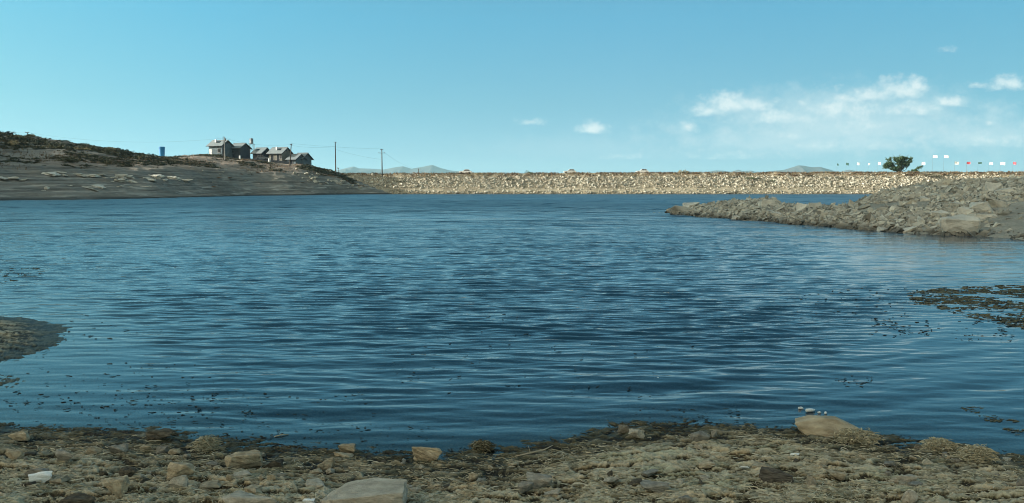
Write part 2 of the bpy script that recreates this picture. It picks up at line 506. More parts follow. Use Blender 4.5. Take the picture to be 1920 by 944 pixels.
# ------------------------------------------------------------------ rock spit base
sp_px = np.concatenate([np.linspace(1225, 1960, 260)[:-1], np.linspace(1960, 4200, 60)])
sp_y = np.concatenate([np.linspace(5, 26, 20)[:-1], np.linspace(26, 75, 170)])
PX, SY = np.meshgrid(sp_px, sp_y, indexing='xy')
sx = (PX - 960) / F * SY
sz = H_spit(sx, SY)
o = np_obj('spit', np.stack([sx, SY, sz], -1).reshape(-1, 3), grid_faces(len(sp_y), len(sp_px)), M['spit_soil'], True)
tag(o, kind='structure')

# ------------------------------------------------------------------ dam
DAM_Y = 252.0
def crest_z(x): return 6.45 + .0022 * (x + 10)
prof = [(-3, -2.0), (0, -.1), (2.0, .85), (6.0, 1.95), (15.5, 6.3), (16.5, 6.75), (17.5, 6.6), (18.5, 6.45), (26, 6.45), (27, 6.3), (50, -3)]
def dam_h(v, x):
    z = np.interp(v, [p[0] for p in prof], [p[1] for p in prof])
    return z * np.where(z > 1.4, crest_z(x) / 6.45, 1)
dx = np.linspace(-78, 260, 500)
dv = np.concatenate([np.linspace(-3, 18.5, 70)[:-1], np.array([18.5, 22, 26, 27, 35, 50])])
DV, DX = np.meshgrid(dv, dx, indexing='ij')
dz = dam_h(DV, DX) + .12 * fbm(DX * .25, DV * .35, 4, 151) * (DV < 17) + .15 * fbm(DX * .2, DX * 0 + 3, 3, 155) * (np.abs(DV - 16.5) < 1.2)
dy = DAM_Y + DV + .8 * fbm(DX * .05, DX * 0 + 9, 3, 157)
o = np_obj('dam_embankment', np.stack([DX, dy, dz], -1).reshape(-1, 3), grid_faces(len(dv), len(dx)), M['dam_soil'], True)
tag(o, 'long low earth dam faced with pale rubble closing the far side of the water', 'dam')

# ------------------------------------------------------------------ mountains
def ridge(name, sil, Y, depth, label, seed):
    sil = np.array([at_y(a, b, Y) for a, b in sil])
    x = np.linspace(sil[0, 0] - 100, sil[-1, 0] + 100, 260)
    top = np.interp(x, sil[:, 0], sil[:, 2], left=-20, right=-20)
    v = np.linspace(-1, 1, 60)
    Vv, X = np.meshgrid(v, x, indexing='ij')
    T = np.broadcast_to(top, X.shape)
    k = (1 - np.abs(Vv)) ** 1.1
    n = fbm(X / 260, Vv * depth / 260, 5, seed)
    rg = 1 - 2 * np.abs(fbm(X / 330, Vv * depth / 600, 4, seed + 30))
    env = np.minimum(1, np.abs(Vv) * 3)
    Z = -15 + (T + 15) * k + env * (T + 15) * .20 * (n + .8 * (rg - .5)) * (k > .02)
    o = np_obj(name, np.stack([X, Y + Vv * depth, Z], -1).reshape(-1, 3), grid_faces(len(v), len(x)), M['mountain'], True)
    tag(o, label, 'mountain', kind='structure')
ridge('mountain_ridge', [(560, 335), (605, 326), (636, 318.5), (650, 315), (663.5, 311.5), (673, 315.5), (694, 316), (719, 317.5), (730, 315.5), (743, 313), (756, 311.5), (772, 316), (782, 314), (790, 312.5), (803, 310),
                         (811, 308.5), (817, 311), (826, 314.5), (843, 319), (865, 321), (900, 325), (960, 332)], 6500, 900, 'pale blue mountain ridge beyond the left end of the dam', 201)
ridge('mountain_ridge', [(1390, 330), (1425, 324), (1447, 320.5), (1471, 318), (1486, 313.5), (1497, 309.5), (1508, 310.5), (1521, 313.2), (1537, 312.8), (1552, 317), (1565, 321), (1600, 326)], 5200, 600, 'blue grey peaked mountain left of the tree', 211)
ridge('mountain_ridge', [(1225, 330), (1254, 323), (1285, 320.5), (1320, 323), (1342, 319), (1355, 319.5), (1368, 322.5), (1384, 318), (1392, 320.5), (1407, 319.5), (1417, 322), (1440, 327)], 5600, 500, 'low row of small hills beyond the middle of the dam', 221)
ridge('mountain_ridge', [(1560, 328), (1580, 320.5), (1592, 318), (1604, 320.5), (1625, 322), (1660, 328)], 5800, 400, 'tiny low blue hill just left of the tree', 231)

# ------------------------------------------------------------------ water
wth = angles(900, 37, 45, 118)
wr = [4.6]
while wr[-1] < 330: wr.append(wr[-1] + .0025 * wr[-1] * max(1.0, (wr[-1] / 30) ** .5))
wr = np.array(wr)
WR, WT = np.meshgrid(wr, wth, indexing='ij')
wx, wy = WR * np.sin(WT), WR * np.cos(WT)
px_ = 960 + F * np.tan(np.clip(WT, -1.2, 1.2))
dr = np.gradient(wr)[:, None]
# how calm: flat lee water by the shore, to the right and in the left bay
shore_d = np.maximum(wy - y_shore(wx), 0)
r_calm = 7.4 + 8.5 * sstep(1450, 1900, px_) + 6.0 * sstep(430, 40, px_)
amp = .11 + .89 * sstep(.72, 1.7, WR / r_calm)
amp *= .90 + .16 * fbm(wx * .10, wy * .05, 3, 301) + .22 * fbm(wx * .35, wy * .5, 2, 305)
lee = 1 - .72 * sstep(1350, 1700, px_) * sstep(62, 38, WR) * sstep(14, 24, WR)
amp = np.clip(amp, .05, 1.3) * lee
wz = np.zeros_like(wx)
wr_ = np.random.default_rng(77)
warp = .22 * fbm(wx * .25, wy * .25, 3, 311)
bands = [(L, .047 * math.exp(-((math.log(L / .27)) / .62) ** 2), .20) for L in np.geomspace(.10, .75, 64)] + \
        [(L, .011 * math.exp(-((math.log(L / .95)) / .6) ** 2), .24) for L in np.geomspace(.55, 2.6, 26)] + \
        [(L, .016, .35) for L in np.geomspace(1.6, 7.0, 14)]
for q_, (L, slope, spread) in enumerate(bands):
    phi = wr_.normal(0.06, spread)
    kx, ky = math.sin(phi), -math.cos(phi)
    A = slope * wr_.uniform(.6, 1.4) * L / (2 * math.pi)
    cut = sstep(2.0, 3.6, L / dr)
    if q_ >= 90: cut = cut * sstep(18, 55, WR)
    mod = .65 + .9 * np.clip(perlin(wx / (L * 12) + wr_.uniform(0, 99), wy / (L * 3.5) + wr_.uniform(0, 99)), -.35, .6) if L < 1.2 else 1
    ph = 2 * math.pi / L * (kx * wx + ky * wy) + wr_.uniform(0, 6.28) + warp * min(3, .8 / L)
    s_ = np.sin(ph)
    wz += A * 1.15 * (s_ + .28 * np.cos(2 * ph)) * cut * amp * mod
# long smooth swells that wrap round the shore
cx, cy = .4, 15.2
rc = np.hypot((wx - cx) * np.where(wx < cx, .55, .95), wy - cy)
near_w = sstep(13.5, 9.0, WR - .55 * np.maximum(wx, 0)) * sstep(1.5, 4.0, rc) * (1 - .5 * sstep(-2.0, -5.0, wx)) * sstep(-.1, .6, wy - y_shore(wx))
for L, sl, sd in ((.98, .070, 1), (.63, .040, 2), (.40, .024, 3), (.26, .020, 4), (.16, .016, 5)):
    ph = 2 * math.pi / L * (rc + .32 * fbm(wx * .35, wy * .35, 3, 320 + sd) ) + sd
    md = np.clip(.40 + 1.1 * perlin(wx * .35 + sd * 3.3, wy * .9 + sd, 330 + sd), 0, 1.2)
    wz += sl * L / (2 * math.pi) * (np.sin(ph) + .22 * np.cos(2 * ph)) * near_w * md
wz += .0025 * near_w * fbm(wx * 2.2, wy * 5, 3, 341)
depth = -np.maximum(np.maximum(H_ground(wx, wy), H_hill(wx, wy)), H_spit(wx, wy))
wo = np_obj('water', np.stack([wx, wy, wz], -1).reshape(-1, 3), grid_faces(len(wr), len(wth)), None, True)
add_attr(wo.data, 'depth', depth)
add_attr(wo.data, 'ruffle', amp)
tag(wo, kind='structure')

def mat_water():
    m, t = material('lake_water')
    pos = t.n('ShaderNodeNewGeometry').outputs['Position']
    ruf = attr(t, 'ruffle')
    d = attr(t, 'depth')
    dist = t.n('ShaderNodeVectorMath', {0: pos}, operation='LENGTH').outputs['Value']
    n1 = t.noise(t.scaled(pos, (2.2, 6.5, 1)), 1.0, 3, .6, .4)
    n2 = t.noise(t.scaled(pos, (.55, 1.7, 1)), 1.0, 4, .62, .3)
    n4 = t.noise(t.scaled(pos, (.16, .34, 1)), 1.0, 4, .6, .4)
    gust = t.n('ShaderNodeMapRange', {0: t.noise(t.scaled(pos, (.030, .10, 1)), 1.0, 4, .6, .5), 1: .36, 2: .64, 3: .35, 4: 1.5}, clamp=True).outputs[0]
    off = t.n('ShaderNodeMapRange', {0: dist, 1: 25.0, 2: 60.0}, clamp=True).outputs[0]
    h = t.m('ADD', t.m('MULTIPLY', n1, .022), t.m('ADD', t.m('MULTIPLY', n2, .075), t.m('MULTIPLY', t.m('MULTIPLY', n4, off), .34)))
    h = t.m('MULTIPLY', h, gust)
    far = t.n('ShaderNodeMapRange', {0: dist, 1: 14.0, 2: 70.0, 3: .45, 4: 1.7}, clamp=True).outputs[0]
    bp = t.n('ShaderNodeBump', {'Height': t.m('MULTIPLY', h, t.m('MULTIPLY', ruf, far)), 'Strength': 1.0, 'Distance': 1.0})
    b = t.n('ShaderNodeBsdfPrincipled', {'Base Color': (.011, .043, .074, 1), 'Roughness': t.n('ShaderNodeMapRange', {0: dist, 1: 18.0, 2: 90.0, 3: .03, 4: .30}, clamp=True).outputs[0], 'IOR': 1.333, 'Normal': bp.outputs[0]})
    tr = t.n('ShaderNodeBsdfTransparent', {'Color': (.62, .74, .72, 1)})
    gl = t.n('ShaderNodeBsdfGlossy', {'Color': (1, 1, 1, 1), 'Roughness': .03, 'Normal': bp.outputs[0]})
    fr = t.n('ShaderNodeFresnel', {'IOR': 1.333, 'Normal': bp.outputs[0]})
    clear = t.n('ShaderNodeMixShader', {0: fr.outputs[0], 1: tr.outputs[0], 2: gl.outputs[0]})
    a = t.m('SUBTRACT', 1.0, t.m('POWER', 2.718, t.m('MULTIPLY', t.m('MAXIMUM', d, 0.0), -11.0)))
    mx = t.n('ShaderNodeMixShader', {0: a, 1: clear.outputs[0], 2: b.outputs[0]})
    t.n('ShaderNodeOutputMaterial', {'Surface': mx.outputs[0]})
    return m
wo.data.materials.append(mat_water())

# ------------------------------------------------------------------ stones
def hull(pts):
    bm = bmesh.new()
    for p in pts: bm.verts.new(p)
    r = bmesh.ops.convex_hull(bm, input=list(bm.verts))
    junk = [e for e in r['geom_interior'] + r['geom_unused'] if isinstance(e, bmesh.types.BMVert)]
    if junk: bmesh.ops.delete(bm, geom=list(set(junk)), context='VERTS')
    return bm

def unit(bm):
    co = np.array([v.co for v in bm.verts])
    lo, hi = co.min(0), co.max(0)
    for v in bm.verts:
        v.co = Vector(((v.co[i] - (lo[i] + hi[i]) / 2) / (hi[i] - lo[i]) for i in range(3)))

def stone_mesh(name, seed, mat, n=12, rough=.05, detail=2, pts=None, power=.55, round_=.0, norm=True):
    q = np.random.default_rng(seed)
    if pts is None:
        p = q.normal(size=(n, 3))
        p /= np.linalg.norm(p, axis=1)[:, None]
        p = np.sign(p) * np.abs(p) ** power
        pts = p * q.uniform(.75, 1.05, (n, 1))
    bm = hull([Vector(p) for p in pts])
    if norm: unit(bm)
    size = max((v.co.length for v in bm.verts))
    if detail:
        bmesh.ops.dissolve_limit(bm, angle_limit=.12, verts=bm.verts, edges=bm.edges)
        bmesh.ops.bevel(bm, geom=list(bm.edges), offset=(.035 + round_) * size, segments=2 if not round_ else 3, affect='EDGES', profile=.6)
        bmesh.ops.triangulate(bm, faces=bm.faces)
        for _ in range(3):
            es = [e for e in bm.edges if e.calc_length() > size * (.16 if detail > 1 else .3)]
            if es: bmesh.ops.subdivide_edges(bm, edges=es, cuts=1)
            bmesh.ops.triangulate(bm, faces=bm.faces)
        bm.normal_update()
        co = np.array([v.co for v in bm.verts])
        s = 2.3 / size
        d = fbm(co[:, 0] * s + co[:, 2] * s * .7, co[:, 1] * s - co[:, 2] * s * .6, 4, seed % 50) * rough * size
        for v, k in zip(bm.verts, d): v.co += v.normal * k
        if norm: unit(bm)
    me = bpy.data.meshes.new(name)
    bm.to_mesh(me)
    bm.free()
    me.polygons.foreach_set('use_smooth', [bool(detail > 1 and round_)] * len(me.polygons))
    me.materials.append(mat)
    return me

def put_mesh(name, me, loc, rot, scale):
    o = bpy.data.objects.new(name, me)
    o.location = loc
    o.rotation_euler = rot
    o.scale = scale
    return link(o)

def tri_mesh(me):
    me.calc_loop_triangles()
    V = np.empty(len(me.vertices) * 3, np.float32); me.vertices.foreach_get('co', V)
    T = np.empty(len(me.loop_triangles) * 3, np.int32); me.loop_triangles.foreach_get('vertices', T)
    return V.reshape(-1, 3), T.reshape(-1, 3)

def rot_mats(e):
    cx_, sx_ = np.cos(e[:, 0]), np.sin(e[:, 0]); cy_, sy_ = np.cos(e[:, 1]), np.sin(e[:, 1]); cz_, sz_ = np.cos(e[:, 2]), np.sin(e[:, 2])
    m = np.empty((len(e), 3, 3))
    m[:, 0, 0] = cz_ * cy_; m[:, 0, 1] = cz_ * sy_ * sx_ - sz_ * cx_; m[:, 0, 2] = cz_ * sy_ * cx_ + sz_ * sx_
    m[:, 1, 0] = sz_ * cy_; m[:, 1, 1] = sz_ * sy_ * sx_ + cz_ * cx_; m[:, 1, 2] = sz_ * sy_ * cx_ - cz_ * sx_
    m[:, 2, 0] = -sy_; m[:, 2, 1] = cy_ * sx_; m[:, 2, 2] = cy_ * cx_
    return m

def scatter(name, variants, pos, eul, scl, tint, mat):
    """many copies of a few small meshes merged into one uncountable mass"""
    VV, FF, TT = [], [], []
    off = 0
    which = rng.integers(0, len(variants), len(pos))
    RM = rot_mats(eul)
    for k, (V, T) in enumerate(variants):
        idx = np.where(which == k)[0]
        if not len(idx): continue
        W = np.einsum('nij,nvj->nvi', RM[idx], V[None] * scl[idx][:, None, :]) + pos[idx][:, None, :]
        n, nv = len(idx), len(V)
        VV.append(W.reshape(-1, 3))
        FF.append((T[None] + (np.arange(n) * nv)[:, None, None] + off).reshape(-1, 3))
        TT.append(np.repeat(tint[idx], nv))
        off += n * nv
    o = np_obj(name, np.concatenate(VV), np.concatenate(FF), mat)
    add_attr(o.data, 'tint', np.concatenate(TT))
    return o

lowpoly = []
for s in range(10):
    me = stone_mesh('tmp', 400 + s, M['spit_stone'], 9, 0, 0)
    lowpoly.append(tri_mesh(me)); bpy.data.meshes.remove(me)

# riprap on the dam face
N = 15500
v = np.where(rng.random(N) < .17, rng.uniform(-.5, 1.9, N), 6.0 + 7.4 * rng.random(N) ** .95)
extra = rng.random(N) < .05
v[extra] = rng.uniform(2, 6, extra.sum())
extra = rng.random(N) < .04
v[extra] = rng.uniform(13, 15.5, extra.sum())
x = rng.uniform(-62, 188, N)
sz_ = rng.lognormal(-.90, .36, N).clip(.2, 1.1)
y = DAM_Y + v + .8 * fbm(x * .05, x * 0 + 9, 3, 157)
z = dam_h(v, x) + .0
scl = np.stack([sz_ * rng.uniform(.8, 1.5, N), sz_ * rng.uniform(.8, 1.3, N), sz_ * rng.uniform(.7, 1.1, N)], 1)
o = scatter('riprap', lowpoly, np.stack([x, y, z + .12 * sz_], 1), np.stack([rng.normal(0, .7, N), rng.normal(0, .7, N), rng.uniform(0, 6.28, N)], 1), scl, rng.beta(1.3, 1.4, N), M['riprap'])
tag(o, 'pale tan riprap stones covering the sunlit face of the far dam', 'riprap', kind='stuff')

# rubble on the spit
N = 27000
ppx = rng.uniform(1250, 2050, N)
near_r, ridge_r, ridge_z = [np.interp(ppx, SPT[:, 0], SPT[:, i]) for i in range(1, 4)]
tt = rng.uniform(-.03, 1.12, N)
y = near_r + tt * (ridge_r - near_r)
x = (ppx - 960) / F * y
gully = (ppx > 1835) & (tt < .38) & (rng.random(N) < .86)
keep = ~gully & (fbm(x * .35, y * .2, 3, 401) + rng.uniform(-.5, .9, N) > .08)
x, y, ppx = x[keep], y[keep], ppx[keep]; N = len(x)
z = H_spit(x, y)
sz_ = rng.lognormal(-1.90, .42, N).clip(.06, .38)
scl = np.stack([sz_ * rng.uniform(1.1, 2.4, N), sz_ * rng.uniform(.7, 1.3, N), sz_ * rng.uniform(.28, .7, N)], 1)
o = scatter('rubble', lowpoly, np.stack([x, y, z + .10 * sz_], 1), np.stack([rng.normal(.40, .4, N), rng.normal(-.30, .4, N), rng.normal(.2, .7, N)], 1), scl, rng.beta(2.5, 2.5, N), M['rubble'])
tag(o, 'grey broken rubble covering the rocky spit on the right', 'rubble', kind='stuff')

# the larger boulders of the spit, one object each
M['spit_boulder'] = simple('spit_boulder', (.35, .345, .305), (.54, .53, .47), 1.4, .95, .6, .05, .1)
big_var = [stone_mesh('rock', 540 + s, M['spit_boulder'], 13, .05, 2, power=.42) for s in range(7)]
spit_var = [stone_mesh('rock', 500 + s, M['spit_stone'], 11, .03, 1) for s in range(9)]
BIG = [(1276, 394, 32, 20, 'pale rounded boulder at the outermost tip of the rocky spit'), (1297, 383, 28, 13, 'brownish boulder lying on top of the tip of the spit'),
       (1437, 381, 26, 15, 'large grey boulder near the top of the outer mound of the spit'), (1450, 374, 16, 12, 'dark upright rock crowning the outer mound of the spit'),
       (1444, 399, 16, 13, 'angular upright grey rock low on the outer mound of the spit'), (1381, 410, 18, 10, 'flat grey slab at the waterline below the outer mound'),
       (1422, 396, 12, 8, 'light angular rock in the face of the outer mound'), (1455, 402, 22, 12, 'grey wedge shaped rock at the right foot of the outer mound'),
       (1505, 390, 20, 22, 'tall pale boulder standing in the low neck of the spit'), (1525, 388, 26, 16, 'grey boulder right of the tall one in the neck of the spit'),
       (1487, 402, 14, 10, 'small blocky rock left of the tall boulder in the neck'),
       (1802, 421, 66, 44, 'largest pale boulder at the waterline of the spit'), (1809, 398, 26, 18, 'block resting on top of the largest waterline boulder'),
       (1838, 388, 46, 22, 'wide grey boulder in the upper middle of the right mound'), (1870, 382, 28, 20, 'angular boulder right of the wide grey boulder on the mound'),
       (1865, 352, 24, 26, 'tall pale slab high on the right mound'), (1884, 360, 32, 14, 'flat slab beside the tall pale slab high on the mound'),
       (1724, 415, 24, 22, 'pale triangular boulder left of the largest waterline boulder'), (1762, 401, 30, 14, 'slanted grey slab above the triangular boulder'),
       (1702, 432, 34, 9, 'flat grey slab at the waterline left of the largest boulder'), (1656, 431, 24, 10, 'dark pointed rock at the waterline under the right mound'),
       (1683, 414, 24, 8, 'long leaning slab in the lower face of the right mound'), (1775, 412, 12, 14, 'small blocky stone just left of the largest boulder'),
       (1845, 405, 38, 9, 'long flat slab right of the block on the largest boulder'), (1730, 374, 34, 12, 'low broad outcrop in the middle of the right mound'),
       (1790, 384, 20, 14, 'small pale boulder left of the wide grey boulder')]
def surf_hit(px, py):
    a, b, c = ray(px, py)
    for t in np.arange(28, 80, .1):
        X, Y, Z = a * t, b * t, EYE + c * t
        if H_spit(np.float64(X), np.float64(Y)) >= Z: return X, Y, Z
    Y = float(np.interp(px, SPT[:, 0], SPT[:, 2]))
    X = a / b * Y
    return X, Y, float(H_spit(np.float64(X), np.float64(Y)))
for i, (px, py, w, h, lab) in enumerate(BIG):
    X, Y, Z = surf_hit(px, py + h * .35)
    k = Y / F
    o = put_mesh('rock', big_var[i % 7], (X, Y + w * k * .15, Z + h * k * .22), (R.gauss(0, .08), R.gauss(-.12, .12), R.uniform(-.4, .4)), (w * k * 1.05, w * k * .9, h * k * 1.15))
    tag(o, lab, 'rock', 'boulders of the rocky spit')
for i in range(85):
    px = R.uniform(1275, 1915)
    nr, rg, rz = [float(np.interp(px, SPT[:, 0], SPT[:, k])) for k in (1, 2, 3)]
    t = R.uniform(.0, 1.0)
    if px > 1835 and t < .4: t = R.uniform(.4, 1)
    Y = nr + t * (rg - nr); X = (px - 960) / F * Y
    s = R.uniform(.2, .42)
    o = put_mesh('rock', R.choice(spit_var), (X, Y, float(H_spit(np.float64(X), np.float64(Y))) + s * .12), (R.gauss(.25, .25), R.gauss(-.3, .25), R.uniform(-.7, .9)), (s * R.uniform(1.2, 2.0), s, s * R.uniform(.3, .6)))
    tag(o, 'angular grey rock heaped among many others on the spit', 'rock', 'grey rocks heaped on the spit')

# ------------------------------------------------------------------ foreground stones
def fore(name, mat, x0, x1, yt, yb, lab, cat='stone', seed=0, n=12, depth=.8, round_=.0, pts=None, rough=.085, group='stones on the near shore', rz=None, power=.5, sink=.18, lift=0, wet=False):
    xm = (x0 + x1) / 2
    X, Y = at_z(xm, yb, 0)
    for _ in range(4):
        z = ground_z(X, Y)
        X, Y = at_z(xm, yb, max(z, 0 if wet else -.05))
    k = Y / F * .985
    depth *= .72
    w, h = (x1 - x0) * k, (yb - yt) * k * .90
    hh = h / (1 - sink)
    d = w * depth
    me = stone_mesh(name, 700 + seed, M[mat], n, rough, 2, pts, power, round_)
    o = put_mesh(name, me, (X, Y + d * .42, z + hh * (.5 - sink) + lift), (0, 0, R.uniform(-.12, .12) if rz is None else rz), (w, d, hh))
    return tag(o, lab, cat, group)

fore('rock', 'stone_tan', 1492, 1645, 783, 822, 'largest pointed tan boulder at the water edge on the right', 'rock', 1, depth=.5, rz=0, sink=.2,
     pts=[(-1, -.3, .55), (-.9, .2, .75), (-.35, -.15, 1), (-.55, .35, .98), (.1, -.2, .82), (.15, .4, .85), (.62, -.1, .1), (.6, .3, .15), (1, 0, -.55), (.9, .3, -.6), (-.7, -.5, -.55), (-.2, -.75, -.6), (.4, -.7, -.7), (-.6, .6, -.9), (.5, .6, -.9), (-.2, -.55, .2)], rough=.025)
fore('rock', 'stone_pale', 588, 762, 914, 960, 'large flat topped tan slab at the bottom edge of the photo', 'rock', 2, depth=.75, rz=0, sink=.1,
     pts=[(-1, -.2, -.5), (-.62, -.55, .15), (-.1, -.62, .45), (.55, -.6, .72), (.98, -.55, .80), (.95, .1, .98), (.2, .35, .85), (-.4, .3, .5), (1.0, -.5, -1), (.96, .3, -1), (-.9, .3, -1), (-.55, -.6, -1), (.3, -.66, -1)], rough=.03)
fore('rock', 'stone_pale', 412, 522, 926, 956, 'pale weathered slab half cut by the bottom edge', 'rock', 3, depth=.7, rough=.09)
fore('rock', 'stone_tan', 419, 488, 847, 880, 'blocky tan stone near the shore left of the middle', 'rock', 4, n=14, depth=.8)
fore('rock', 'stone_tan', 769, 831, 835, 867, 'squarish tan stone standing right at the water edge', 'rock', 5, n=10, depth=.7, power=.4)
fore('rock', 'stone_tan', 633, 667, 831, 852, 'small tan stone at the water edge left of the squarish one', 'rock', 6, n=10)
fore('rock', 'stone_pale', 1178, 1211, 804, 824, 'rough pale stone by the shore bend right of the middle', 'rock', 7, rough=.12)
fore('rock', 'stone_wet', 1157, 1181, 796, 812, 'dark wet stone in the shallows beside the rough pale stone', 'rock', 8)
fore('rock', 'stone_grey', 1294, 1336, 808, 831, 'smooth oval grey stone left of the pointed boulder', 'rock', 9, n=30, round_=.06, rough=.02, power=.9)
fore('rock', 'stone_grey', 1334, 1346, 804, 818, 'tiny pale stone touching the smooth oval stone', 'rock', 10)
fore('rock', 'stone_grey', 94, 138, 840, 871, 'wedge shaped grey green stone on the left shore', 'rock', 11, n=9)
fore('rock', 'stone_tan', 309, 365, 866, 898, 'pyramid shaped tan stone with a dark foot', 'rock', 12, n=8)
fore('rock', 'stone_pale', 313, 350, 892, 914, 'small pale block in front of the pyramid shaped stone', 'rock', 13, n=14)
fore('rock', 'stone_tan', 186, 238, 893, 934, 'steep pointed tan stone on the lower left shore', 'rock', 14, n=9)
fore('rock', 'stone_tan', 14, 52, 807, 826, 'low brown lump at the left end of the shoreline', 'rock', 15, rough=.1)
fore('rock', 'stone_tan', 2, 40, 843, 866, 'brown stone at the left edge above the white foam', 'rock', 16, rough=.1)
fore('rock', 'stone_grey', 40, 92, 878, 894, 'flat grey stone just behind the white foam lump', 'rock', 17, depth=.6)
for i, (a, b, c, d, lab) in enumerate([(160, 187, 837, 850, 'leftmost of five small stones in a row below the left shoreline'), (200, 236, 833, 853, 'second of five small stones in a row from the left'), (259, 286, 834, 848, 'middle one of five small stones in a row'),
                                       (287, 313, 837, 851, 'fourth of five small stones in a row from the left'), (313, 338, 842, 852, 'rightmost and flattest of five small stones in a row')]):
    fore('rock', 'stone_grey' if i % 2 else 'stone_tan', a, b, c, d, lab, 'rock', 20 + i)
fore('clod', 'stone_dark', 215, 256, 877, 896, 'dark brown clod of soil above the steep pointed stone', 'clod', 30, n=16, rough=.16)
fore('clod', 'stone_dark', 186, 201, 883, 894, 'small dark clod left of the bigger dark clod', 'clod', 31, n=14, rough=.16)
fore('clod', 'stone_dark', 104, 178, 928, 952, 'wide dark mound at the bottom left edge', 'clod', 32, n=18, rough=.14, depth=.6)
fore('clod', 'stone_dark', 268, 322, 806, 826, 'brown lumpy clod at the left shoreline', 'clod', 33, n=16, rough=.14)
fore('rock', 'stone_tan', 592, 626, 859, 880, 'small peaked tan stone behind the bottom slab', 'rock', 34, n=8)
fore('rock', 'stone_grey', 970, 1003, 904, 923, 'left piece of a cracked flat grey stone below the middle', 'rock', 35, n=12)
fore('rock', 'stone_grey', 985, 1038, 889, 919, 'bigger right piece of a cracked flat grey stone below the middle', 'rock', 36, n=12)
fore('rock', 'stone_pale', 1019, 1052, 920, 930, 'thin flat pale stone below the cracked grey stone', 'rock', 37, n=12)
M['driftwood'] = simple('driftwood', (.04, .038, .034), (.20, .19, .165), 2.5, .95, .8, .02, 0, .2, 0, (1, 6, 6))
fore('driftwood', 'driftwood', 1424, 1490, 876, 904, 'dark weathered driftwood block lying on dry algae', 'driftwood', 38, depth=.3, rz=-.3, rough=.07,
     pts=[(-1, -.6, -.2), (-1, .6, -.3), (-.95, -.5, .8), (-.9, .6, .9), (-.3, .1, .95), (.4, -.5, .35), (.95, -.6, .15), (1, .5, .2), (1, -.6, -.9), (1, .6, -.9), (-.9, -.6, -.9), (-.9, .6, -.9)])
fore('rock', 'stone_pale', 1512, 1537, 887, 913, 'upright pale stone right of the driftwood', 'rock', 39, n=10)
fore('rock', 'stone_tan', 1554, 1590, 883, 900, 'curved tan stone right of the upright pale stone', 'rock', 40)
fore('rock', 'stone_pale', 1669, 1722, 890, 907, 'flat pale stone casting a dark gap on the right shore', 'rock', 41, n=14, depth=.5)
fore('rock', 'stone_pale', 1693, 1724, 917, 946, 'egg shaped pale stone at the bottom edge on the right', 'rock', 42, n=40, round_=.06, rough=.02, power=.95)
fore('rock', 'stone_grey', 1902, 1945, 884, 917, 'rounded grey stone cut by the right edge', 'rock', 43, n=40, round_=.06, rough=.02, power=.9)
fore('rock', 'stone_grey', 1660, 1672, 884, 892, 'tiny grey stone left of the flat pale stone', 'rock', 44)
fore('rock', 'stone_grey', 1200, 1262, 905, 925, 'low grey lump in the dark hollow right of the middle', 'rock', 45, rough=.12)
fore('rock', 'stone_tan', 500, 518, 889, 901, 'small yellowish pebble right of the blocky tan stone', 'pebble', 46)
fore('rock', 'stone_tan', 422, 438, 889, 901, 'round tan pebble below the blocky tan stone', 'pebble', 47, n=30, round_=.05)
fore('rock', 'stone_dark', 488, 530, 862, 880, 'dark lump in place of the shadow right of the blocky tan stone', 'rock', 48)  # dark lump stands in for the shadow gap beside the blocky stone
fore('rock', 'stone_grey', 1270, 1300, 930, 944, 'small grey stone at the bottom edge right of the middle', 'rock', 49)
fore('rock', 'stone_tan', 876, 898, 886, 902, 'small steep tan stone left of the cracked grey stone', 'rock', 50, n=9)
fore('foam_lump', 'foam', 50, 94, 884, 907, 'bright white lump of foam on the lower left shore', 'foam', 51, n=14, rough=.09, depth=.45, group='litter', rz=.3, sink=.05)
fore('plastic_scrap', 'foam', 1480, 1501, 850, 854, 'white scrap of plastic on brown algae below the pointed boulder', 'litter', 52, group='litter', rough=.1, depth=.5, sink=.05)
fore('plastic_scrap', 'foam', 1386, 1407, 873, 880, 'small white chip left of the driftwood', 'litter', 53, group='litter', rough=.1, depth=.4, sink=.05)
fore('plastic_scrap', 'foam', 566, 590, 936, 946, 'white chip at the bottom edge beside the large slab', 'litter', 54, group='litter', rough=.12, sink=.05)
flat_var = [stone_mesh('rock', 860 + s, M[['stone_tan', 'stone_grey', 'stone_pale', 'stone_dark', 'stone_tan'][s % 5]], 11 + s, .06, 2) for s in range(10)]
for i in range(36):
    px, py = R.uniform(10, 1910), R.uniform(836, 938)
    X, Y = at_z(px, py, .06)
    if float(y_shore(np.float64(X))) - Y < .15: continue
    s = R.uniform(.04, .11)
    o = put_mesh('rock', flat_var[i % 10], (X, Y, ground_z(X, Y) + s * .06), (R.gauss(0, .12), R.gauss(0, .12), R.uniform(-.6, .6)), (s * R.uniform(1, 1.6), s, s * R.uniform(.35, .6)))
    tag(o, 'small flat stone half buried in the mud of the near shore', 'stone', 'half buried stones on the near shore')
# scattered small pebbles
peb = [stone_mesh('pebble', 800 + s, M[['stone_tan', 'stone_grey', 'stone_dark', 'stone_pale'][s % 4]], 12, .07, 1) for s in range(8)]
for i in range(70):
    px, py = R.uniform(5, 1915), R.uniform(830, 940)
    X, Y = at_z(px, py, .05)
    if float(y_shore(np.float64(X))) - Y < .12: continue
    s = R.uniform(.018, .05)
    o = put_mesh('pebble', R.choice(peb), (X, Y, ground_z(X, Y) + s * .12), (R.gauss(0, .2), R.gauss(0, .2), R.uniform(0, 6)), (s * 1.3, s, s * .8))
    tag(o, 'small pebble half sunk in the dried algae of the near shore', 'pebble', 'small pebbles on the near shore')

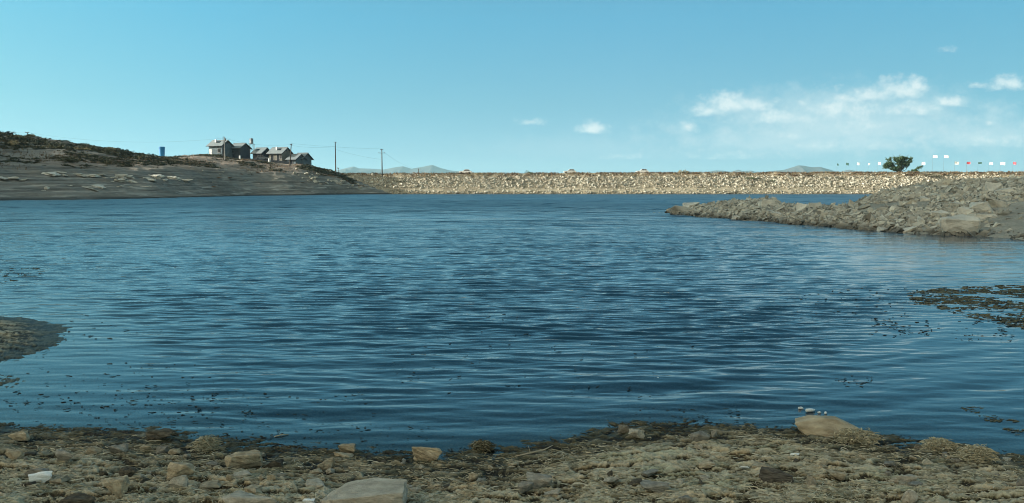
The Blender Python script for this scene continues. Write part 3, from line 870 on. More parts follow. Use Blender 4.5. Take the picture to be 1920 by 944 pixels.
# ------------------------------------------------------------------ dried algae strands, as one uncountable mass
def strands(name, P, length, radius, tint, mat, lift=.3, zfun=None, curl=1.0, segs=5, elong=0.0):
    n = len(P)
    hd = rng.uniform(0, 2 * np.pi, n)
    if elong: hd = rng.normal(0, elong, n) + np.where(rng.random(n) < .5, 0, np.pi)
    pit = np.abs(rng.normal(0, lift, n))
    k = rng.normal(0, curl, n)
    pts = np.zeros((n, segs + 1, 3)); pts[:, 0] = P
    for s in range(segs):
        a = hd + k * s
        pp = pit * np.cos(s / segs * np.pi * 1.15)
        st = (length / segs)[:, None]
        pts[:, s + 1] = pts[:, s] + st * np.stack([np.cos(a) * np.cos(pp), np.sin(a) * np.cos(pp), np.sin(pp)], 1)
    taper = np.sin(np.linspace(.35, np.pi - .25, segs + 1)) ** .5
    V = np.zeros((n, segs + 1, 3, 3))
    for c in range(3):
        an = 2 * np.pi * c / 3
        off = np.stack([-np.sin(hd) * np.cos(an), np.cos(hd) * np.cos(an), np.full(n, np.sin(an))], 1)
        V[:, :, c] = pts + off[:, None, :] * (radius[:, None] * taper[None])[:, :, None]
    base = (np.arange(n) * (segs + 1) * 3)[:, None, None]
    f = []
    for s in range(segs):
        for c in range(3):
            f.append([s * 3 + c, s * 3 + (c + 1) % 3, (s + 1) * 3 + (c + 1) % 3, (s + 1) * 3 + c])
    f = np.array(f)[None] + base
    o = np_obj(name, V.reshape(-1, 3), f.reshape(-1, 4), mat)
    add_attr(o.data, 'tint', np.repeat(tint, (segs + 1) * 3))
    return o

def vground(x, y):
    z = H_ground(x, y)
    b, a, r, f = crust_field(x, y)
    d = sstep(-.03, .08, z)
    h = sstep(.06, .5, fbm(x * 3.0, y * 10.0, 5, 131, .65))
    return z + d * (.030 * b + .015 * a + .009 * np.maximum(r, -.6) + .007 * f) - d * .030 * h - d * .008
N = 42000
az_ = rng.uniform(-34, 34, N); r0 = 4.3 * (8.0 / 4.3) ** rng.random(N)
x, y = r0 * np.sin(np.radians(az_)), r0 * np.cos(np.radians(az_))
s = y_shore(x) - y
dens = fbm(x * 1.2, y * 2.2, 3, 501) + rng.uniform(-.6, .8, N)
k = (s > -.06) & (dens > .16)
x, y, s = x[k], y[k], s[k]; N = len(x)
tint = np.clip(rng.beta(2.2, 1.9, N) * sstep(-.1, .45, s + .25 * fbm(x * 2, y * 2, 2, 505)) * 1.0 + .04, 0, 1)
o = strands('dried_algae', np.stack([x, y, vground(x, y) + .004], 1), rng.uniform(.02, .085, N), rng.uniform(.0012, .0036, N), tint, M['strand'], .16, curl=.4, elong=.6)
tag(o, 'tangled dried algae strands matted over the near shore', 'dried algae', kind='stuff')

# clumps of grey algae on the right shore
for i, (a, b, c, d, lab) in enumerate([(1738, 1802, 824, 848, 'pale tangled algae clump right of the pointed boulder'), (1806, 1878, 846, 880, 'larger tangled algae clump lower on the right shore'),
                                       (1570, 1665, 806, 836, 'grey algae heap draped over the foot of the pointed boulder'), (886, 922, 822, 840, 'tangle of wet weed in the shallows near the middle'),
                                       (360, 405, 818, 850, 'pale bundle of dry roots at the left shoreline')]):
    X, Y = at_z((a + b) / 2, d, .03)
    w = (b - a) / F * Y; h = (d - c) / F * Y
    n = 520
    q = rng.normal(size=(n, 3)); q /= np.linalg.norm(q, axis=1)[:, None]; q *= rng.uniform(.5, 1, (n, 1)) ** .5
    P = np.stack([X + q[:, 0] * w * .46, Y + w * .3 + q[:, 1] * w * .3, max(ground_z(X, Y), 0) + np.abs(q[:, 2]) * h * .75], 1)
    tn = rng.uniform(.35, .8, n) if i != 3 else rng.uniform(.05, .5, n)
    o = strands('algae_clump', P, rng.uniform(.03, .09, n), rng.uniform(.0018, .004, n), tn, M['strand'], .5, curl=.7)
    tag(o, lab, 'algae clump', 'algae clumps at the water edge')

# ------------------------------------------------------------------ floating weed and litter
def debris(name, P, w, tint, label):
    n = len(P)
    base = []
    q = np.random.default_rng(9)
    for s in range(5):
        ang = np.sort(q.uniform(0, 2 * np.pi, 7)); rad_ = q.uniform(.35, 1, 7)
        top = np.stack([np.cos(ang) * rad_, np.sin(ang) * rad_ * .6, np.full(7, .05) + q.uniform(-.05, .08, 7)], 1)
        V = np.concatenate([top, top * [1.1, 1.1, 0] + [0, 0, -.15], [[0, 0, .14]]])
        T = [[i, (i + 1) % 7, 14] for i in range(7)] + [[i + 7, (i + 1) % 7 + 7, (i + 1) % 7] for i in range(7)] + [[i + 7, (i + 1) % 7, i] for i in range(7)]
        base.append((V, np.array(T)))
    scl = np.stack([w * rng.uniform(.7, 1.9, n), w * rng.uniform(.5, 1.0, n), w * rng.uniform(.5, 1.0, n)], 1)
    eul = np.stack([rng.normal(0, .1, n), rng.normal(0, .1, n), rng.normal(0, .5, n)], 1)
    o = scatter(name, base, P, eul, scl, tint, M['weed'])
    return tag(o, label, 'floating weed', kind='stuff')

pts, ws, tn = [], [], []
def cluster(px0, px1, py0, py1, n, wpx, dark=.35):
    for _ in range(n):
        px, py = R.uniform(px0, px1), R.uniform(py0, py1)
        X, Y = at_z(px, py)
        if H_ground(np.float64(X), np.float64(Y)) > -.004: continue
        pts.append((X, Y, .006)); ws.append(R.uniform(.35, 1) * wpx / F * Y * .5); tn.append(R.uniform(0, dark))
cluster(0, 700, 735, 835, 230, 11)
cluster(150, 420, 680, 800, 110, 9)
cluster(700, 1300, 640, 740, 70, 9)
cluster(880, 1010, 590, 640, 18, 9)
cluster(1180, 1400, 740, 800, 90, 9)
cluster(1630, 1760, 598, 630, 60, 11)
cluster(1500, 1720, 540, 600, 110, 9, .6)
cluster(1560, 1640, 705, 726, 26, 10)
cluster(1780, 1900, 600, 640, 40, 12)
cluster(0, 140, 600, 760, 30, 10)
cluster(120, 320, 580, 660, 20, 9)
cluster(500, 850, 800, 845, 60, 9)
debris('floating_debris', np.array(pts), np.array(ws), np.array(tn), 'small dark bits of weed floating on the shallow water')

MATP = [at_z(1728, 552), at_z(1800, 541), at_z(1860, 541), at_z(1925, 535), at_z(2300, 540), at_z(2300, 620), at_z(1925, 612), at_z(1860, 598), at_z(1790, 588), at_z(1745, 572)]
MAT2 = [at_z(1815, 768), at_z(1850, 764), at_z(1890, 786), at_z(1960, 790), at_z(1980, 815), at_z(1900, 812), at_z(1850, 790)]
MAT3 = [at_z(-90, 505), at_z(50, 500), at_z(60, 512), at_z(20, 530), at_z(-90, 535)]
for poly, n, w0, thr, lab in ((MATP, 11000, .06, -.16, 'olive brown algae mat floating on the water at the right edge'), (MAT2, 700, .022, .22, 'small drowned algae patch near the right shore'), (MAT3, 500, .07, .1, 'thin streaks of weed breaking the surface at the left edge')):
    P_ = np.array(poly); lo, hi = P_.min(0), P_.max(0)
    q = rng.uniform(lo, hi, (n, 2))
    sd = poly_sd(q[:, 0], q[:, 1], [tuple(p) for p in P_])
    f = fbm(q[:, 0] * .8, q[:, 1] * 1.6, 4, 601, .6) + .25 * np.clip(sd, -1, 1) + rng.uniform(-.12, .12, n)
    k = (f > thr) & (sd > -.25)
    q = q[k]; n = len(q)
    debris('algae_mat', np.concatenate([q, np.full((n, 1), .003)], 1), w0 * rng.uniform(.4, 1.2, n), rng.uniform(.25, 1, n), lab)

def floater(px0, px1, py0, py1, lab, me, rz=0.0, hz=.5, name='plastic_scrap', cat='litter'):
    X, Y = at_z((px0 + px1) / 2, py1)
    w = (px1 - px0) / F * Y
    return tag(put_mesh(name, me, (X, Y + w * .2, w * hz * .2), (0, 0, rz), (w, w * .5, w * hz)), lab, cat, 'litter')
fl = stone_mesh('plastic_scrap', 900, M['foam'], 16, .08, 2)
mb = MB()
mb.tube([(-.5, 0, 0), (-.47, 0, 0), (.1, 0, 0), (.28, 0, 0), (.34, 0, 0)], [.10, .16, .16, .13, .06], 12)
ob = mb.build('plastic_bottle', M['plastic_clear'], smooth=True)
X, Y = at_z(1520, 772)
ob.location = (X, Y, .012); ob.scale = (.10, .10, .10); ob.rotation_euler = (0, .05, .35)
tag(ob, 'clear plastic bottle floating behind the pointed boulder', 'bottle', 'litter')
mb = MB(); mb.tube([(.34, 0, 0), (.44, 0, 0)], .065, 10); mb.build('cap', M['white_paint'], ob)
floater(1497, 1507, 762, 767, 'small white bit floating left of the plastic bottle', fl)
floater(1533, 1541, 770, 775, 'round white crumb floating just right of the bottle', fl, .5)
floater(1544, 1554, 768, 776, 'pale bit floating farther right of the bottle', fl, 1.0)
floater(1226, 1244, 704, 711, 'white scrap drifting on open water right of the middle', fl, .2, .22)
mb = MB(); mb.tube([(-.06, 0, .0), (-.01, .004, .006), (.05, 0, .003)], [.004, .006, .003], 6)
tw = mb.build('twig', M['twig'], smooth=True); X, Y = at_z(529, 819); tw.location = (X, Y, .008); tw.rotation_euler = (0, 0, .5)
tag(tw, 'pale twig floating at the left part of the shore', 'twig', 'litter')
mb = MB(); mb.tube([(-.14, 0, .0), (-.02, .01, .012), (.09, .03, .02), (.16, .03, .05)], [.003, .006, .005, .002], 6); mb.tube([(-.02, .01, .012), (-.03, .03, .06)], [.004, .001], 5)
tw = mb.build('twig', M['twig'], smooth=True); X, Y = at_z(1000, 856, .03); tw.location = (X, Y, ground_z(X, Y) + .01); tw.rotation_euler = (0, 0, .25)
tag(tw, 'bleached twig lying along the shore below the middle', 'twig', 'litter')

# ------------------------------------------------------------------ shrubs and grass
def leaf_cloud(n, rx, ry, rz, size, seed, spiky=0.0):
    q = np.random.default_rng(seed)
    lobes = q.normal(size=(7, 3)) * [rx * .45, ry * .45, rz * .25]
    c = lobes[q.integers(0, 7, n)]
    d = q.normal(size=(n, 3)); d /= np.linalg.norm(d, axis=1)[:, None]
    d[:, 2] = np.abs(d[:, 2]) * .9 - .1
    P = c + d * q.uniform(.25, 1, (n, 1)) ** .6 * [rx * .6, ry * .6, rz * .75]
    P[:, 2] = np.abs(P[:, 2])
    u = q.normal(size=(n, 3)); u /= np.linalg.norm(u, axis=1)[:, None]
    if spiky: u = u * (1 - spiky) + d * spiky
    w = np.cross(u, q.normal(size=(n, 3))); w /= np.linalg.norm(w, axis=1)[:, None]
    s = size * q.uniform(.6, 1.4, (n, 1))
    V = np.stack([P - u * s - w * s * .3, P + w * s * .4 - u * s * .3, P + u * s * 1.1, P - w * s * .5], 1)
    return V.reshape(-1, 3), np.arange(n * 4).reshape(-1, 4)

def shrub_mesh(seed, mat, n=260, r=(.7, .7, .6), size=.09, spiky=.3):
    V, Fc = leaf_cloud(n, *r, size, seed, spiky)
    return np_mesh('shrub', V, Fc, mat)
SHM = {k: [shrub_mesh(1000 + i * 7 + j * 31, M[k], 240, size=.11) for i in range(4)] for j, k in enumerate(('shrub_dark', 'shrub_olive', 'shrub_tan', 'shrub_rust', 'shrub_green'))}
def shrub(kind, loc, s, lab, group, sx=1.0, sz=1.0):
    o = put_mesh('shrub', R.choice(SHM[kind]), loc, (0, 0, R.uniform(0, 6.28)), (s * sx, s * sx, s * sz))
    return tag(o, lab, 'shrub', group)

cnt = 0
for i in range(1500):
    if cnt >= 170: break
    a = R.uniform(-35, -23.2)
    sk = float(np.interp(a, HT[:, 0], HT[:, 4])); ba = float(np.interp(a, HT[:, 0], HT[:, 2]))
    t = R.uniform(0.15, 1.04) ** .8
    if a < -29 and t < .55 : continue
    r = ba + t * (sk - ba)
    X, Y = r * math.sin(rad(a)), r * math.cos(rad(a))
    d = float(fbm(np.float64(X * .06), np.float64(Y * .06), 3, 701))
    if d + R.uniform(-.3, .7) < 0: continue
    Z = float(H_hill(np.float64(X), np.float64(Y)))
    kind = R.choices(['shrub_dark', 'shrub_olive', 'shrub_tan'], [.62, .34, .04])[0]
    shrub(kind, (X, Y, Z - .15), R.uniform(.9, 2.1), {'shrub_dark': 'dark low shrub on the shaded hillside at the left', 'shrub_olive': 'dull olive shrub on the shaded hillside at the left', 'shrub_tan': 'dry tan shrub on the shaded hillside at the left'}[kind],
          {'shrub_dark': 'dark shrubs on the left hill', 'shrub_olive': 'olive shrubs on the left hill', 'shrub_tan': 'dry shrubs on the left hill'}[kind], R.uniform(.9, 1.6), R.uniform(.6, 1.0))
    cnt += 1
for i in range(30):
    a = R.uniform(-22.5, -11.5)
    sk = float(np.interp(a, HT[:, 0], HT[:, 4])); ba = float(np.interp(a, HT[:, 0], HT[:, 2]))
    r = ba + R.uniform(-.4, .82) * (sk - ba)
    X, Y = r * math.sin(rad(a)), r * math.cos(rad(a))
    shrub(R.choice(['shrub_dark', 'shrub_rust']), (X, Y, float(H_hill(np.float64(X), np.float64(Y))) - .1), R.uniform(.5, 1.1), 'low dry scrub bush on the slope below the houses', 'scrub below the houses', 1.5, .6)

# the crest of the dam: shrubs and dry grass
def crest_pt(x, v=16.5):
    return DAM_Y + v + .8 * float(fbm(np.float64(x * .05), np.float64(9.0), 3, 157)), float(dam_h(np.float64(v), np.float64(x)))
for i in range(88):
    x = R.uniform(-60, 180)
    v = R.uniform(13.0, 17.3)
    y, z = crest_pt(x, v)
    kind = R.choices(['shrub_rust', 'shrub_tan', 'shrub_dark'], [.5, .33, .17])[0]
    shrub(kind, (x, y, z - .1), R.uniform(.5, 1.35), {'shrub_rust': 'rusty brown low bush along the crest of the dam', 'shrub_tan': 'straw coloured low bush along the crest of the dam', 'shrub_dark': 'dark low bush along the crest of the dam'}[kind], {'shrub_rust': 'rusty bushes on the dam crest', 'shrub_tan': 'straw bushes on the dam crest', 'shrub_dark': 'dark bushes on the dam crest'}[kind], 1.4, .75)
for px, s, sx_, sz_2, kind, v, lab in [(1274, 1.7, .8, 1.0, 'shrub_tan', 16.3, 'round straw coloured bush on the dam crest, left of a pair'), (1283, 2.0, .75, 1.15, 'shrub_tan', 16.3, 'taller round straw coloured bush on the dam crest, right of a pair'),
                                       (992, 1.5, 1.0, 1.0, 'shrub_green', 16.8, 'dark green bush standing up on the dam crest near the middle'), (1717, 1.7, 1.6, 1.0, 'shrub_dark', 21, 'dark broad bush behind the dam crest right of the tree'),
                                       (1752, 1.6, 1.3, .9, 'shrub_dark', 21, 'dark middle bush behind the dam crest right of the tree'), (1767, 1.5, 1.2, 1.0, 'shrub_dark', 21, 'dark rightmost bush behind the dam crest right of the tree'),
                                       (1405, 1.6, 2.0, .7, 'shrub_green', 12.3, 'green bush spreading on the stone face of the dam, upper left of two'), (1440, 1.5, 2.4, .5, 'shrub_green', 10.5, 'flat green bush on the stone face of the dam, lower right of two'),
                                       (948, 1.4, 2.3, .5, 'shrub_green', 12.0, 'flat green patch of bush on the dam face near the middle'), (1745, 1.7, 2.6, .7, 'shrub_olive', 13.5, 'wide olive bush below the crest right of the tree'),
                                       (745, 1.3, 2.6, .45, 'shrub_green', 10.5, 'flat green bush on the dam face near its left end'), (1575, 1.2, 2.2, .45, 'shrub_olive', 12.0, 'thin olive bush on the dam face left of the tree')]:
    Y0 = DAM_Y + v
    x = (px - 960) / F * Y0
    y, z = crest_pt(x, v)
    shrub(kind, (x, y, z - .1), s, lab, 'distinct bushes on the dam', sx_, sz_2)

def grass(name, x, y, z, h, label, tint):
    n = len(x)
    a = rng.uniform(0, np.pi, n); w = h * rng.uniform(.10, .25, n); ln = rng.normal(0, .35, (n, 2)) * h[:, None]
    P = np.stack([x, y, z], 1)
    d = np.stack([np.cos(a) * w, np.sin(a) * w, np.zeros(n)], 1)
    tip = P + np.concatenate([ln, h[:, None]], 1)
    V = np.stack([P - d, P + d, tip], 1).reshape(-1, 3)
    o = np_obj(name, V, np.arange(n * 3).reshape(-1, 3), M['grass'])
    add_attr(o.data, 'tint', np.repeat(tint, 3))
    tag(o, label, 'grass', kind='stuff')
N = 32000
x = rng.uniform(-66, 188, N); v = 17.0 - np.abs(rng.normal(0, 2.0, N))
y = DAM_Y + v + .8 * fbm(x * .05, x * 0 + 9, 3, 157)
k = fbm(x * .3, v * .5, 3, 711) + rng.uniform(-.6, .6, N) > -.15
x, v, y = x[k], v[k], y[k]
grass('dry_grass', x, y, dam_h(v, x) - .03, rng.uniform(.15, .6, len(x)), 'dry rusty grass fringe along the crest of the dam', np.clip(rng.beta(2, 2.4, len(x)) + .3 * fbm(x * .12, v, 2, 715), 0, 1))
N = 16000
a = rng.uniform(-34, -10, N); t = rng.uniform(.05, 1.03, N)
sk = np.interp(a, HT[:, 0], HT[:, 4]); ba = np.interp(a, HT[:, 0], HT[:, 2])
r = ba + t * (sk - ba); x, y = r * np.sin(np.radians(a)), r * np.cos(np.radians(a))
k = fbm(x * .08, y * .08, 3, 721) + rng.uniform(-.4, .4, N) > .12
x, y, r = x[k], y[k], r[k]
grass('dry_grass', x, y, H_hill(x, y) - .03, rng.uniform(.2, .55, len(x)), 'thin dry grass growing over the hill on the left', rng.beta(2, 3, len(x)))

scr = []
for i in range(4):
    V, Fc = leaf_cloud(46, .8, .8, .55, .22, 1900 + i, .3)
    T = np.concatenate([Fc[:, [0, 1, 2]], Fc[:, [0, 2, 3]]])
    scr.append((V, T))
N = 8500
a = rng.uniform(-35, -11, N); t_ = rng.uniform(.12, 1.04, N)
sk = np.interp(a, HT[:, 0], HT[:, 4]); ba = np.interp(a, HT[:, 0], HT[:, 2])
r = ba + t_ * (sk - ba); x, y = r * np.sin(np.radians(a)), r * np.cos(np.radians(a))
k = (fbm(x * .07, y * .07, 3, 731) + rng.uniform(-.35, .45, N) > np.where(a > -22.5, .30, np.where((a < -29) & (t_ < .5), .5, -.10)))
x, y = x[k], y[k]; n = len(x)
ss = rng.uniform(.35, 1.0, n)
o = scatter('scrub', scr, np.stack([x, y, H_hill(x, y) - .05], 1), np.stack([np.zeros(n), np.zeros(n), rng.uniform(0, 6.28, n)], 1), np.stack([ss * 1.3, ss * 1.3, ss * .8], 1), rng.beta(1.6, 2.6, n), mat_tinted('scrub_leaves', [(0, (.038, .046, .03)), (.5, (.08, .085, .056)), (1, (.17, .15, .10))]))
tag(o, 'low scrub scattered over the shaded hill at the left', 'scrub', kind='stuff')

# pale outcrops and stones on the left bank
M['outcrop'] = simple('pale_outcrop', (.44, .425, .37), (.68, .66, .58), 2.5, .95, .6, .05, .1)
led = [stone_mesh('outcrop', 1200 + s, M['outcrop'], 16, .13, 2) for s in range(4)]
led2 = [stone_mesh('rock', 1250 + s, M['stone_pale'], 12, .05, 1) for s in range(4)]
def hill_hit(px, py):
    a, b, c = ray(px, py)
    t = np.arange(120, 330, .25)
    X, Y, Z = a * t, b * t, EYE + c * t
    h = H_hill(X, Y)
    i = int(np.argmax(h >= Z))
    return X[i], Y[i], h[i]
for i, (px, py, w, h, lab) in enumerate([(18, 336, 48, 5, 'long pale rock ledge at the left edge of the bank'), (92, 329, 30, 7, 'pale rock outcrop below the bare slope at the left'), (172, 331, 26, 5, 'pale rock outcrop left of the larger white ones'),
                                         (225, 331, 30, 6, 'bright pale outcrop in the middle of the left bank'), (222, 338, 36, 4, 'thin pale ledge under the bright middle outcrop'), (290, 332, 34, 6, 'bright pale outcrop below the blue tank'),
                                         (318, 334, 40, 5, 'pale stepped outcrop right of the one below the blue tank'), (345, 339, 34, 4, 'thin pale ledge at the right of the outcrops'), (280, 339, 34, 4, 'thin pale ledge under the outcrop below the blue tank'),
                                         (178, 350, 26, 5, 'low dark edged ledge near the middle of the left bank'), (86, 356, 10, 9, 'lone upright rock on the low left bank'), (80, 359, 8, 4, 'small rock beside the lone upright rock')]):
    X, Y, Z = hill_hit(px, py)
    k = Y / F
    o = put_mesh('outcrop' if w > 12 else 'rock', led[i % 4], (X, Y + .4, Z), (R.gauss(0, .05), R.gauss(0, .05), R.uniform(-.15, .1)), (w * k, 2.2 if w > 12 else w * k, h * k * 1.3))
    tag(o, lab, 'outcrop' if w > 12 else 'rock', 'pale rocks on the left bank')
for i in range(45):
    cx_, cy_, sp_ = R.choice([(100, 329, 22), (172, 331, 18), (225, 333, 24), (225, 339, 24), (295, 333, 28), (330, 337, 32), (200, 352, 60), (20, 337, 20)])
    X, Y, Z = hill_hit(cx_ + R.gauss(0, sp_ * .6), cy_ + R.gauss(0, 2.2))
    s = R.uniform(.5, 1.6)
    o = put_mesh('rock', led[i % 4], (X, Y, Z), (R.gauss(0, .1), R.gauss(0, .1), R.uniform(-.4, .4)), (s * R.uniform(1.2, 2.6), s, s * R.uniform(.2, .4)))
    tag(o, 'broken pale ledge rock among the outcrops of the left bank', 'rock', 'broken ledge rocks on the left bank')
for i in range(40):
    t = R.random()
    px, py = 566 + 100 * t + R.gauss(0, 9), 333 + 16 * t + R.gauss(0, 4)
    X, Y, Z = hill_hit(px, py)
    s = R.uniform(.35, 1.1)
    o = put_mesh('rock', led2[i % 4], (X, Y, Z + s * .1), (R.gauss(0, .3), R.gauss(0, .3), R.uniform(0, 6)), (s * 1.3, s, s * .8))
    tag(o, 'pale boulder tumbled on the bank where the hill meets the dam', 'rock', 'boulders where the hill meets the dam')
for i in range(20):
    px, py = R.uniform(380, 640), R.uniform(312, 345)
    X, Y, Z = hill_hit(px, py)
    s = R.uniform(.25, .8)
    o = put_mesh('rock', led2[i % 4], (X, Y, Z + s * .1), (R.gauss(0, .3), R.gauss(0, .3), R.uniform(0, 6)), (s * 1.5, s, s * .6))
    tag(o, 'small pale rock on the slope below the houses', 'rock', 'small rocks below the houses')

# ------------------------------------------------------------------ houses
def hz_at(px, Y):
    X = (px - 960) / F * Y
    return X, float(H_hill(np.float64(X), np.float64(Y)))

def house(px0, px1, yr, ye, yb, Y, lab, wallm, rz=-22, openings=(), split=.64):
    kx = Y / F
    appw = (px1 - px0) * kx
    th_ = rad(abs(rz))
    Wd = 4.8
    L = max((appw - (Wd + 1.0) * math.sin(th_)) / math.cos(th_) - 1.0, 3.2)
    zb, ze, zr = [at_y(px0, q, Y)[2] for q in (yb, ye, yr)]
    H, rise = ze - zb, zr - ze
    cx_ = (at_y(px0, yb, Y)[0] + at_y(px1, yb, Y)[0]) / 2
    e = empty('house', (cx_, Y + 1.5, zb), rad(rz))
    tag(e, lab, 'house', 'small gabled houses on the hill')
    w2, l2 = Wd / 2, L / 2
    mb = MB()
    mb.poly_prism([(-w2, -1.2), (w2, -1.2), (w2, H), (0, H + rise - .12), (-w2, H)], -l2, l2, 'x')
    mb.build('wall', wallm, e)
    mb = MB()
    ov, th2 = .7, .13
    sl = rise / w2
    for s in (-1, 1):
        y0, z0 = s * (w2 + ov), H - ov * sl
        pts = [(0, H + rise), (y0, z0), (y0, z0 + th2), (0, H + rise + th2)]
        if s > 0: pts = pts[::-1]
        mb.poly_prism([(p[0] + s * .002, p[1]) for p in pts], -l2 - .5, l2 + .5, 'x')
    roof = mb.build('roof', M['roof_sheet'], e)
    mb = MB()
    for s in (-1, 1):
        for q in (-1, 1):
            mb.tube([(q * (l2 + .52), s * (w2 + ov), H - ov * sl - .06), (q * (l2 + .52), s * .02, H + rise - .06)], .09, 4)
    mb.build('barge_board', M['soffit'], roof)
    mb = MB(); mb.box((0, -w2 - ov - .03, H - ov * sl + .02), (L + 1.0, .06, .16)); mb.build('fascia', M['soffit'], roof)
    mb = MB(); mb.box((0, 0, H + rise + th2 + .02), (L + .9, .25, .06)); mb.build('ridge_cap', M['roof_sheet'], roof)
    for kind, u, z0, w, h in openings:
        x_ = -l2 + u * L
        if kind == 'window':
            f = MB()
            for sx2 in (-1, 1): f.box((x_ + sx2 * (w / 2 + .04), -w2 - .03, z0 + h / 2), (.08, .10, h + .16))
            for sz2 in (-1, 1): f.box((x_, -w2 - .03, z0 + h / 2 + sz2 * (h / 2 + .04)), (w, .10, .08))
            f.box((x_, -w2 - .03, z0 + h / 2), (.05, .08, h))
            fo = f.build('window', M['concrete'], e)
            MB().box((x_, -w2 - .012, z0 + h / 2), (w, .02, h)).build('pane', M['glass_dark'], fo)
            MB().box((x_, -w2 - .10, z0 - .12), (w + .3, .2, .07)).build('sill', M['concrete'], fo)
        elif kind == 'door':
            do = MB().box((x_, -w2 - .03, z0 + h / 2), (w, .06, h)).build('door', M['door_pale'], e)
            MB().box((x_ + w * .35, -w2 - .09, z0 + h * .48), (.12, .05, .05)).build('handle', M['steel'], do)
        elif kind == 'doorway':
            f = MB()
            for sx2 in (-1, 1): f.box((x_ + sx2 * (w / 2 + .06), -w2 - .03, z0 + h / 2), (.12, .10, h))
            f.box((x_, -w2 - .03, z0 + h + .06), (w + .24, .10, .12))
            fo = f.build('doorway', M['concrete'], e)
            MB().box((x_, -w2 - .012, z0 + h / 2), (w, .02, h)).build('opening', M['glass_dark'], fo)
        elif kind == 'chimney':
            MB().box((x_, -w2 * .45, H + rise * .75 + .2), (.5, .5, .9)).build('chimney', M['white_paint'], roof)
        elif kind == 'skylight':
            MB().box((x_, -w2 * .5, H + rise * .5 + th2 + .06), (w, .9, .05), Euler((math.atan(sl), 0, 0)).to_matrix()).build('skylight', M['glass_dark'], roof)
    # right gable: a small vent
    MB().box((l2 + .02, 0, H + rise * .38), (.05, .5, .4)).build('gable_vent', M['glass_dark'], e)
    return e
house(387.5, 434, 263.3, 272.3, 292, 264, 'leftmost grey house with pale door and window at the top of the hill', M['block_wall'], -22, [('door', .14, 0, 1.0, 2.1), ('window', .78, 1.0, 1.0, 1.2), ('chimney', .34, 0, 0, 0), ('skylight', .55, 0, 1.4, 0)])
house(428, 467, 269, 277, 294, 267, 'dark walled house joined to the right of the leftmost house', M['block_wall_dark'], -22, [('window', .3, 1.2, .7, .7)])
house(470.5, 507, 277.5, 286.5, 300, 264, 'low grey house with shaded front between the water tower and the tan house', M['block_wall_dark'], -22, [('doorway', .75, 0, .9, 1.9), ('skylight', .3, 0, 1.2, 0)])
house(500, 546, 277, 286.5, 302.5, 262, 'tan fronted house with dark doorways in the middle of the row', M['wall_tan'], -22, [('doorway', .26, 0, .9, 2.0), ('doorway', .70, 0, .9, 2.1), ('window', .90, .8, .7, 1.3), ('chimney', .42, 0, 0, 0), ('skylight', .62, 0, 1.3, 0)])
house(541, 566, 289.5, 298, 311.5, 260, 'small grey house behind the leaning pole near the right end', M['block_wall'], -22, [('doorway', .5, 0, .8, 1.9)])
house(549, 583, 287.3, 297, 312, 263, 'rightmost grey house at the lower end of the row', M['block_wall'], -22, [('doorway', .32, 0, .7, 1.9), ('doorway', .62, 0, .7, 1.9), ('window', .86, .8, .6, 1.1)])

# retaining walls
def wall_run(pts, Y, hgt, lab, mat, thick=.4):
    mb = MB()
    P = [(at_y(px, py, Y)) for px, py in pts]
    for (x0, y0, z0), (x1, y1, z1) in zip(P, P[1:]):
        n = max(1, int((x1 - x0) / 2.0))
        for i in range(n):
            xa = x0 + (x1 - x0) * i / n; xb = x0 + (x1 - x0) * (i + 1) / n
            zt = z0 + (z1 - z0) * (i + .5) / n
            mb.box(((xa + xb) / 2, Y, zt - hgt / 2 - .5), (xb - xa - .004, thick, hgt + 1.0))
    o = mb.build('retaining_wall', mat)
    return tag(o, lab, 'retaining wall')
wall_run([(373, 289), (424, 290.5)], 258.5, 1.6, 'grey retaining wall under the leftmost house', M['block_wall'])
wall_run([(424.5, 296), (470, 297.5), (545, 303.5)], 256.5, 1.7, 'long dark retaining wall stepping down below the row of houses', M['block_wall_dark'])

# water tower
def tower(px, ytop, ymid, ybot, Y):
    x, _, zt = at_y(px, ytop, Y); zm = at_y(px, ymid, Y)[2]; zb = at_y(px, ybot, Y)[2]
    e = empty('water_tower', (x, Y, zb))
    tag(e, 'steel water tower with upright tank on a tall stand behind the houses', 'water tower')
    h, m_ = zt - zb, zm - zb
    tk = MB().tube([(0, 0, m_ + .15), (0, 0, m_ + .2), (0, 0, h - .12), (0, 0, h)], [.5, .58, .58, .45], 14).build('tank', M['tank_steel'], e)
    MB().tube([(0, 0, h), (0, 0, h + .12)], [.2, .18], 8).build('lid', M['steel'], tk)
    MB().box((0, 0, m_), (1.7, 1.5, .14)).build('platform', M['steel'], e)
    f = MB()
    for a, b in ((-1, -1), (1, -1), (1, 1), (-1, 1)):
        MB().tube([(a * .8, b * .65, -1), (a * .7, b * .55, m_)], .07, 5).build('leg', M['steel'], e)
    for a, b in ((1, -1), (-1, 1)):
        f.tube([(-a * .8, -.66, .3), (a * .72, -.58, m_ * .95)], .035, 4)
    f.tube([(-.77, -.62, m_ * .5), (.77, -.62, m_ * .5)], .04, 4)
    f.build('brace', M['steel'], e)
    MB().tube([(-.45, -.62, 0), (-.45, -.64, h)], .03, 4).build('ladder', M['steel'], e)
tower(471.5, 260, 270.5, 291, 272)

